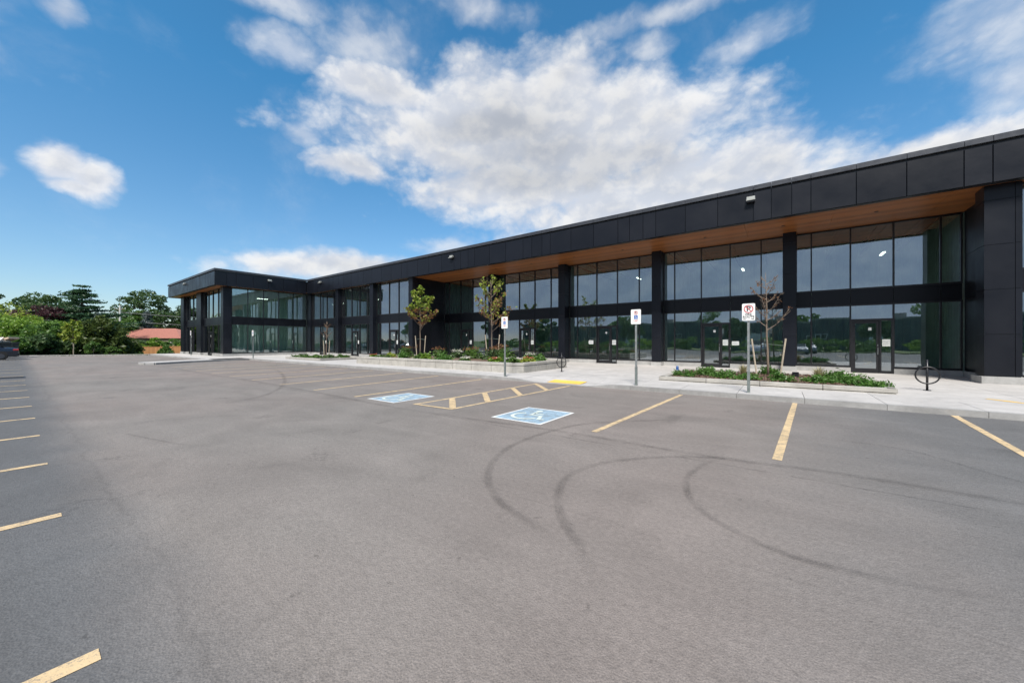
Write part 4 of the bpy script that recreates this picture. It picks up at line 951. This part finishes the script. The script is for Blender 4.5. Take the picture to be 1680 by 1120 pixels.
# ------------------------------------------------------------ cars and skip
def car(x, y, rz, paintm, label, van=False):
    t = thing('parked_car', label, 'car', (x, y, 0), rz, 'parked cars')
    prof = [(-2.3, .38), (-2.36, .62), (-2.30, .98), (-2.02, 1.06), (-1.55, 1.10), (-.85, 1.40), (.35, 1.43), (1.05, 1.08), (2.0, .88), (2.28, .68), (2.30, .36)]
    if van: prof = [(-2.3, .40), (-2.34, .8), (-2.28, 1.2), (-2.1, 1.68), (-1.6, 1.76), (-.6, 1.79), (.5, 1.76), (1.25, 1.25), (2.05, 1.02), (2.3, .78), (2.32, .40)]
    belt = 1.0 if not van else 1.15
    V = []; F = []; secs = [(-.90, .0, .45), (-.86, .0, .9), (-.62, 1, 1), (0, 1, 1), (.62, 1, 1), (.86, 0, .9), (.90, 0, .45)]
    for yy, _, _ in [(0, 0, 0)]: pass
    ys_ = [-.91, -.88, -.66, 0, .66, .88, .91]
    n = len(prof)
    for k, yy in enumerate(ys_):
        for px_, pz_ in prof:
            z = pz_; xx_ = px_; ay = abs(yy)
            if ay > .9: z = min(z, .74); xx_ *= .97
            elif ay > .8: z = min(z, belt-.04); xx_ *= .985
            elif ay > .5: z = z-.03 if z > belt else z
            V.append((xx_, yy, z))
    for k in range(len(ys_)-1):
        for i in range(n-1): F.append((k*n+i, k*n+i+1, (k+1)*n+i+1, (k+1)*n+i))
        F.append((k*n+n-1, k*n, (k+1)*n, (k+1)*n+n-1))
    F.append(tuple(range(n))); F.append(tuple(range((len(ys_)-1)*n, len(ys_)*n))[::-1])
    mb = MB(); mb.v = V; mb.f = F; mb.mi = [0]*len(F); b = mb.build('body', paintm, t, smooth=False)
    md = b.modifiers.new('bevel', 'BEVEL'); md.width = .03; md.segments = 2; md.limit_method = 'ANGLE'
    roof = 1.40 if not van else 1.70
    for s_ in (-1, 1):
        w = MB(); yb = s_*.895; yt = s_*.68
        for x0, x1, x2, x3 in ((-1.45, -.45, -.45, -.82), (-.38, 1.0, .38, -.38)) if not van else ((-2.1, -1.2, -1.2, -1.95), (-1.12, -.1, -.1, -1.12), (-.02, 1.2, .55, -.02)):
            q = [(x0, yb, belt+.02), (x1, yb, belt+.02), (x2, yt, roof-.06), (x3, yt, roof-.06)]
            w.poly(q if s_ < 0 else q[::-1])
        w.build('side_window', 'car glass', t)
        MB().box(-2.35, -2.05, s_*.5 if s_ > 0 else -.93, .93 if s_ > 0 else -.5, .80, .95).build('tail_light', 'tail red', t, bevel=.02)
        MB().box(2.0, 2.27, s_*.5 if s_ > 0 else -.91, .91 if s_ > 0 else -.5, .64, .76).build('headlight', 'lamp clear', t, bevel=.02)
        for wx in (-1.42, 1.42):
            wh = MB().tube([(wx, s_*.72, .33), (wx, s_*.935, .33)], .33, 22).build('wheel', 'rubber', t)
            MB().tube([(wx, s_*.93, .33), (wx, s_*.95, .33)], [.22, .2], 14).build('rim', 'rim metal', wh)
            MB().tube([(wx, s_*.70, .36), (wx, s_*.912, .36)], .385, 20).build('wheel_arch', 'rubber', t)
    MB().poly([(-1.58, -.68, 1.115), (-1.58, .68, 1.115), (-.88, .62, 1.405), (-.88, -.62, 1.405)] if not van else [(-2.31, -.7, 1.2), (-2.31, .7, 1.2), (-2.14, .66, 1.66), (-2.14, -.66, 1.66)]).build('rear_window', 'car glass', t)
    MB().poly([(1.07, .7, 1.095), (1.07, -.7, 1.095), (.38, -.62, 1.44), (.38, .62, 1.44)] if not van else [(1.27, .7, 1.27), (1.27, -.7, 1.27), (.54, -.62, 1.77), (.54, .62, 1.77)]).build('windscreen', 'car glass', t)
    MB().box(-2.40, -2.2, -.86, .86, .36, .58).build('bumper', paintm, t, bevel=.04)
    MB().box(-2.372, -2.362, -.26, .26, .62, .75).build('number_plate', 'paper', t)
    return t
car(-55.0, -2.1, R(-90), 'navy car paint', 'dark navy saloon at the far left edge with its red tail light towards the building')
car(-2.6, -14.5, R(90), 'white car paint', 'white van parked behind the viewpoint, seen mirrored in the glass', True)
car(2.6, -14.6, R(90), 'silver car paint', 'silver saloon parked behind the viewpoint, seen mirrored in the glass')
sk = thing('waste_skip', 'black steel waste skip heaped with cardboard behind the dark car', 'skip', (-61.2, -2.4, 0), R(5))
mb = MB(); W = 1.5
for (x0, x1, z0, z1) in ((-1.05, 1.05, .12, 1.45),):
    mb.box(-1.05, 1.05, -2.6, -2.52, .15, 1.5); mb.box(-1.05, 1.05, 2.52, 2.6, .15, 1.5); mb.box(-1.05, -.98, -2.52, 2.52, .15, 1.5); mb.box(.98, 1.05, -2.52, 2.52, .15, 1.5); mb.box(-1.0, 1.0, -2.5, 2.5, .12, .2)
mb.build('skip_body', 'bin metal', sk)
mb = MB()
for yy in (-2.2, -1.3, -.4, .5, 1.4, 2.2): mb.box(1.055, 1.13, yy-.05, yy+.05, .15, 1.42)
mb.box(1.05, 1.12, -2.62, 2.62, 1.42, 1.54); mb.box(-1.1, 1.12, 2.605, 2.68, 1.42, 1.54); mb.build('rib', 'bin metal', sk)
for i in range(14):
    yy = -2.3+i*.34; M = Matrix.Translation((random.uniform(-.6, .6), yy, 1.62+random.uniform(0, .16))) @ Matrix.Rotation(random.uniform(-.5, .5), 4, 'X') @ Matrix.Rotation(random.uniform(-.4, .4), 4, 'Y') @ Matrix.Rotation(random.uniform(0, 3), 4, 'Z')
    c = random.uniform(.35, .6); b_ = MB().box(-c, c, -c*.8, c*.8, -.06, .12, M=M)
    o = b_.build('cardboard_piece', random.choice(['cardboard', 'pale board', 'cardboard']), sk)

# ------------------------------------------------------------ west side: fence, hedge, house, trees
def zG(x, y): return ground_z(x, y)
fn = thing('wooden_fence', 'new cedar board fence beyond the far end of the lot', 'fence')
F0 = Vector((-107.5, 8.2, 0)); F1 = Vector((-88.5, 22.0, 0)); L = (F1-F0).length; t = (F1-F0)/L; rz = math.atan2(t.y, t.x)
board = MB().box(-.068, .068, -.012, .012, .08, 1.45).mesh('board', 'fence wood'); postm = MB().box(-.06, .06, -.03, .09, 0, 1.6).mesh('fence_post', 'fence wood')
nb = int(L/.145)
for i in range(nb):
    p = F0+t*(i*.145); o = link('board', board, fn, (p.x, p.y, zG(p.x, p.y)+random.uniform(-.01, .01)), rz)
for i in range(int(L/2.4)+1):
    p = F0+t*(i*2.4); o = link('fence_post', postm, fn, (p.x, p.y, zG(p.x, p.y)), rz)
M = Matrix.Translation(F0) @ Matrix.Rotation(rz, 4, 'Z')
o = MB().box(0, L, -.05, .05, .55, .61, M=M).build('cap_rail', 'fence wood', fn)

def tree(name, label, cat, x, y, H, cr, crz, mt, n, size, group=None, k=26, trunk_r=.25, zc=None, squash=1.0, seed=1, tight=.30, bm='dark bark', cat2=None):
    z0 = zG(x, y); t = thing(name, label, cat, (x, y, z0), 0, group)
    rd = random.Random(seed); zc = zc if zc is not None else H-crz
    C = RNG.normal(size=(k, 3)); C /= np.linalg.norm(C, axis=1, keepdims=True); C *= RNG.uniform(.45, .92, (k, 1))
    rad = RNG.uniform(.6, 1.25, k)*tight
    i = RNG.integers(0, k, n); d = RNG.normal(size=(n, 3)); d /= np.linalg.norm(d, axis=1, keepdims=True); d *= RNG.uniform(.55, 1.0, (n, 1))
    P = (C[i]+d*rad[i][:, None]*np.array([1, 1, .75]))*np.array([cr, cr*squash, crz])+np.array([0, 0, zc]); P[:, 2] = np.maximum(P[:, 2], .1)
    leaves('crown', P, size, mt, t, 1.5)
    mb = MB(); mb.tube([(0, 0, -.2), (.1, 0, zc*.5), (0, .1, zc), (0, 0, zc+crz*.5)], [trunk_r, trunk_r*.8, trunk_r*.5, trunk_r*.15], 8)
    for j in range(0, k, 2):
        c = C[j]*np.array([cr, cr*squash, crz])+np.array([0, 0, zc]); s0 = Vector((0, 0, zc*rd.uniform(.45, .95))); e = Vector(c)
        mb.tube([s0, s0.lerp(e, .5)+Vector((0, 0, -.2)), e], [trunk_r*.35, trunk_r*.22, trunk_r*.08], 5)
    mb.build('trunk', bm, t)
    return t
def conifer(label, x, y, H, r, mt, n, size, zb=.1, tiers=9, ragged=.3, name='spruce_tree', group=None, droop=.12, power=1.0, fill=.4, rise=.0):
    z0 = zG(x, y); t = thing(name, label, 'tree', (x, y, z0), 0, group); MB().tube([(0, 0, -.2), (0, 0, H)], [r*.09+.06, .02], 7).build('trunk', 'dark bark', t)
    br = MB(); P = []
    for i in range(tiers):
        f = i/(tiers-1); z = H*(zb+(.97-zb)*f); rr = r*(1-f)**power+.12*r*(1-f)+.05*r; nb_ = max(4, int(9*(1-f))+4)
        for b in range(nb_):
            a = b*6.283/nb_+random.uniform(-.3, .3)+i; L = rr*random.uniform(1-ragged, 1+ragged*.5); zz = z+random.uniform(-.04, .04)*H
            e = Vector((math.cos(a)*L, math.sin(a)*L, zz-droop*L+rise*L)); br.tube([(0, 0, zz), e], [.04, .01], 4)
            m = max(4, int(n/(tiers*nb_)*1.2*(L/r+.3)))
            tt = RNG.uniform(.15, 1, m)**.7
            Q = np.column_stack([e.x*tt, e.y*tt, zz+(e.z-zz)*tt]); Q += RNG.normal(size=(m, 3))*np.array([.10*r, .10*r, fill*.1*r])*(.5+.6*tt[:, None]*0+.3); P.append(Q)
    br.build('branches', 'dark bark', t); leaves('needles', np.vstack(P), size, mt, t, 2.2)
    return t
# near shrub belt on the slope
SB = [(-88.5, -3.0, 7.0, 4.2, 'leaf bright', 'broad bright green bush at the far left edge above the skip'), (-95.2, -.4, 7.4, 4.8, 'leaf yellowgreen', 'tall yellow green bush rising behind the skip'), (-84.2, .4, 5.8, 3.8, 'leaf bright', 'bright green bush right behind the waste skip'), (-78.6, 1.6, 5.0, 3.2, 'leaf bright', 'rounded bright bush just right of the waste skip'), (-75.6, 2.2, 4.4, 2.8, 'leaf mid', 'mid green bush left of the staked young tree'),
      (-77.4, 3.6, 4.9, 3.1, 'leaf mid', 'denser green bush behind the left stake of the young tree'), (-79.0, 5.6, 4.6, 2.8, 'leaf bright', 'green bush directly behind the staked young tree'), (-72.5, 1.9, 2.6, 2.2, 'leaf dark', 'low dark bush at the edge of the lot left of the staked tree'), (-71.5, .3, 2.4, 2.0, 'leaf mid', 'low leafy bush beside the right end of the skip'), (-82.5, -2.6, 4.8, 3.2, 'leaf mid', 'green bush partly hidden by the skip'), (-73.5, 3.9, 2.5, 1.9, 'leaf dark', 'low dark undergrowth behind the staked young tree')]
for i, (x, y, H, r, mt, lb) in enumerate(SB):
    tree('bush', lb, 'bush', x, y, H, r, H*.52, mt, 6500, .24, 'bushes along the far edge of the lot', k=34, zc=H*.5, seed=i, tight=.36, trunk_r=.1)
tree('bush', 'small bright bush at the foot of the dark cedar', 'bush', -67.3, 5.7, 1.9, .9, .95, 'leaf mid', 1500, .14, 'bushes along the far edge of the lot', k=16, zc=.95, trunk_r=.04)
tree('bush', 'little bush at the left end of the cedar fence', 'bush', -66.2, 7.2, 1.1, .8, .6, 'leaf mid', 900, .12, 'bushes along the far edge of the lot', k=12, zc=.5, trunk_r=.04)
conifer('dark wide cedar with drooping olive sprays right of the staked young tree', -73.0, 6.8, 4.7, 2.6, 'leaf cedar', 9000, .22, .02, 9, .35, 'cedar_tree', droop=-.35, power=.55, fill=1.4)
conifer('second dark cedar reaching towards the left end of the fence', -76.0, 8.9, 3.2, 1.9, 'leaf cedar', 4500, .22, .02, 8, .4, 'cedar_tree', droop=-.3, power=.6, fill=1.4)
conifer('small round conifer in front of the middle of the cedar fence', -93, 12.7, 1.75, 1.25, 'leaf mid', 1800, .16, .02, 6, .2, 'small_conifer', 'small conifers before the fence', power=.8, fill=1.2)
conifer('small round conifer before the right end of the cedar fence', -88.2, 16.0, 1.6, 1.15, 'leaf mid', 1800, .16, .02, 6, .2, 'small_conifer', 'small conifers before the fence', power=.8, fill=1.2)
# hedge behind the fence
for i, (x, y, w, H, mt, lb) in enumerate([(-115.2, 10.2, 3.0, 3.4, 'leaf mid', 'leafy hedge bush behind the left end of the cedar fence'), (-112.3, 12.6, 3.0, 3.5, 'leaf mid', 'green hedge bush second from the left behind the fence'), (-110.0, 15.2, 3.0, 3.4, 'leaf dark', 'dark hedge bush behind the middle of the fence'), (-107.4, 17.6, 3.0, 3.4, 'leaf bright', 'bright hedge bush behind the fence below the red roof'), (-104.6, 20.1, 3.0, 3.3, 'leaf mid', 'hedge bush behind the fence next to the building corner'), (-101.6, 22.6, 3.0, 3.3, 'leaf bright', 'last hedge bush before the building hides the fence')]):
    tree('hedge_bush', lb, 'hedge', x, y, H, w, H*.5, mt, 3200, .26, 'hedge bushes behind the fence', k=26, zc=H*.5, seed=i, trunk_r=.08)
# house with a red roof
hs = thing('red_roofed_house', 'low house with a faded red hipped roof beyond the fence', 'house', (-130.5, 22.5, zG(-130, 22)), math.atan2(13.8, 19.0))
MB().box(-9.5, 9.5, -4.5, 4.5, 0, 3.4).build('wall', 'house wall', hs)
e = .6; zr = 3.4; zt_ = 5.95
c = [(-9.5-e, -4.5-e, zr), (9.5+e, -4.5-e, zr), (9.5+e, 4.5+e, zr), (-9.5-e, 4.5+e, zr), (-4.6, 0, zt_), (4.2, 0, zt_)]
mb = MB(); mb.v = c; mb.f = [(0, 1, 5, 4), (1, 2, 5), (2, 3, 4, 5), (3, 0, 4), (3, 2, 1, 0)]; mb.mi = [0]*5; rf = mb.build('roof', 'red roof', hs)
mb = MB()
for k in range(9):
    f = (k+1)/10; y_ = -4.5-e+(5.1)*f; z_ = zr+(zt_-zr)*f; xl = -10.1+(5.5)*f; xr = 10.1-(5.9)*f; mb.box(xl, xr, y_-.05, y_-.01, z_-.0, z_+.05)
mb.build('shingle_course', 'red roof', rf)
MB().box(-6.6, -5.6, .5, 1.4, 4, 6.4).build('chimney', 'house wall', rf)
for xx in (-6, -2, 3, 7): 
    w = MB().box(xx-.7, xx+.7, -4.56, -4.51, 1.2, 2.4).build('window', 'sign white', hs); MB().box(xx-.6, xx+.6, -4.585, -4.565, 1.3, 2.3).build('pane', 'car glass', w)
# distant trees
DT = [(-166, -9.0, 15.0, 9, 'leaf dark', 'large dark tree at the extreme left of the tree line'), (-156, .2, 15.2, 9.0, 'leaf dark', 'tall rounded dark tree above the yellow green bush'), (-150, 4.0, 14.2, 8.5, 'leaf dark', 'dark broad tree left of the purple tree'), (-147, 8.2, 10.6, 6.5, 'leaf dark', 'lower dark tree between the purple tree and the pine'), (-141, 13.2, 9.2, 5.6, 'leaf mid', 'green tree just right of the pine'), (-138.5, 17.0, 9.6, 5.5, 'leaf mid', 'green tree behind the utility pole'), (-151, 22.5, 12.4, 6.5, 'leaf mid', 'leafy tree on the left shoulder of the big lacy tree')]
for i, (x, y, H, r, mt, lb) in enumerate(DT):
    tree('broadleaf_tree', lb, 'tree', x, y, H, r, H*.46, mt, 9000, .42, 'far trees on the skyline', k=40, zc=H*.55, seed=i+20, tight=.27)
tree('broadleaf_tree', 'big lacy tree with sky showing through behind the red roof', 'tree', -153, 26.4, 18.6, 11.8, 8.4, 'leaf dark', 15000, .38, 'far trees on the skyline', k=80, zc=10.6, seed=44, tight=.17)
tree('broadleaf_tree', 'open dark tree touching the corner of the building', 'tree', -143.0, 36.0, 14.6, 9.0, 7.0, 'leaf dark', 10000, .38, 'far trees on the skyline', k=56, zc=7.4, seed=45, tight=.19)
tree('copper_beech', 'dark purple leaved tree standing out among the green ones', 'tree', -121.3, 3.9, 10.3, 4.9, 3.9, 'leaf purple', 9000, .28, None, k=40, zc=6.6, seed=50, tight=.28)
tree('copper_beech', 'small purple tree half hidden behind the red roof', 'tree', -128, 36.0, 6.3, 3.0, 2.4, 'leaf purple', 2500, .28, None, k=20, zc=4.2, seed=51)
conifer('tall pine with layered horizontal branches rising above the tree line', -123.1, 8.8, 14.6, 6.8, 'leaf pine', 9500, .26, .34, 9, .5, 'pine_tree', None, droop=.0, power=.85, fill=.16, rise=.12)
conifer('small dark pointed conifer just right of the tall pine', -125.5, 12.4, 9.0, 3.0, 'leaf pine', 3500, .26, .15, 9, .3, 'spruce_tree', None)
conifer('grey blue spruce right of the tall pine', -107.9, 9.7, 8.0, 2.0, 'leaf blue', 5000, .20, .1, 11, .2, 'blue_spruce', 'blue spruces', fill=.9)
conifer('wider grey blue spruce above the red roof', -138.0, 21.3, 10.4, 3.6, 'leaf blue', 6500, .22, .1, 11, .25, 'blue_spruce', 'blue spruces', fill=.9)
# utility pole and wires
up_ = thing('utility_pole', 'pale concrete utility pole above the hedges', 'utility pole', (-138.3, 16.3, -1.0))
UX = Matrix.Rotation(R(40), 4, 'Z')
MB().tube([(0, 0, 0), (0, 0, 12.0)], [.28, .2], 10).build('pole', 'pole concrete', up_); MB().box(-1.1, 1.1, -.06, .06, 10.9, 11.05, M=UX).build('crossarm', 'bark', up_)
for s_ in (-1, 0, 1): MB().tube([(s_, s_*.8, 11.05), (s_, s_*.8, 11.4)], .06, 6).build('insulator', 'sign white', up_)
for nm, z0, z1, lb in (('overhead_wire', 9.9, 10.2, 'upper overhead wire crossing in front of the far trees'), ('overhead_wire', 7.8, 8.0, 'lower overhead wire crossing in front of the far trees')):
    mb = MB(); a = Vector((-158, -40, z0+1.0)); m_ = Vector((-138.2, 16.2, z1-1.0)); b = Vector((-120, 55, z1-2.0)); pts = []
    for k in range(13): q = k/12; p = a.lerp(m_, q); pts.append((p.x, p.y, p.z-1.0*4*q*(1-q)))
    for k in range(1, 9): q = k/8; p = m_.lerp(b, q); pts.append((p.x, p.y, p.z-.7*4*q*(1-q)))
    mb.tube(pts, .045, 5); tag(mb.build(nm, 'wire'), lb, 'wire')
# grass verge blades along the lot's far edge
n = 9000
yv = RNG.uniform(-4, 9.5, n); xv = -65.6+.72*yv-RNG.uniform(.2, 6, n)**1.0
P = np.column_stack([xv, yv, np.array([ground_z(a, b) for a, b in zip(xv, yv)])+.04]); o = leaves('verge_grass', P, .12, 'grass blade', None, 1.8); o['kind'] = 'stuff'

# ------------------------------------------------------------ behind the viewpoint (seen mirrored in the glass)
MB().box(-66, 40, -24.5, -19.05, -.03, .10).build('rear_verge', 'grass base')['kind'] = 'structure'
for i in range(15):
    x = -58+i*6.2+random.uniform(-1, 1)
    tree('bush', 'green bush %s on the verge behind the viewpoint' % ['at the west end', 'second from the west', 'third from the west', 'fourth from the west', 'fifth from the west', 'sixth from the west', 'seventh from the west', 'in the middle', 'just past the middle', 'sixth from the east', 'fifth from the east', 'fourth from the east', 'third from the east', 'second from the east', 'at the east end'][i], 'bush', x, -22.5, 1.9+random.uniform(-.3, .8), 3.3, 1.2, 'leaf mid' if i % 3 else 'leaf bright', 1600, .22, 'bushes behind the viewpoint', k=18, zc=1.0, trunk_r=.06)
wh = thing('warehouse', 'dark navy industrial building across the road, seen mirrored in the glass', 'building', (0, 0, 0))
for i in range(27): MB().box(-62+i*4.0+.01, -58+i*4.0-.01, -60, -44, -.05, 5.6).build('wall_panel', 'navy cladding', wh, bevel=.02)
MB().box(-62.1, 46.1, -60.1, -43.9, 5.61, 5.9).build('parapet', 'roof stuff', wh)
for x in (-30, -4, 14): MB().box(x-1.8, x+1.8, -43.98, -43.9, 0, 3.4).build('roller_door', 'white cladding', wh)
for x in (-40, -20, 6, 22, 30):
    w = MB().box(x-.9, x+.9, -43.98, -43.9, 2.0, 2.9).build('window', 'white cladding', wh)
    for q in (-.42, .42): MB().box(x+q-.35, x+q+.35, -43.89, -43.87, 2.1, 2.8).build('pane', 'car glass', w)
for x, w_ in ((-25, 3), (0, 2.2), (18, 3.5)): MB().box(x-w_/2, x+w_/2, -54, -51, 5.92, 7.0).build('roof_unit', 'roof stuff', wh)
for i, (x, y, H) in enumerate([(-52, -38, 9), (-40, -66, 11), (-28, -37, 7.5), (-16, -68, 12), (-7, -36, 6.5), (6, -66, 9.5), (12, -35, 6), (27, -65, 10), (-70, -40, 11), (-78, -22, 9)]):
    tree('broadleaf_tree', ['tree by the west end of the warehouse', 'tall tree behind the west of the warehouse', 'tree before the warehouse west doors', 'tallest tree behind the warehouse', 'small tree before the middle of the warehouse', 'tree behind the warehouse roof units', 'smallest tree in front of the warehouse', 'tree behind the east part of the warehouse', 'tree beyond the south west corner of the lot', 'tree beside the west edge behind the viewpoint'][i], 'tree', x, y, H, H*.4, H*.38, 'leaf mid' if i % 2 else 'leaf dark', 3000, .4, 'trees behind the viewpoint', k=24, zc=H*.6, seed=70+i)
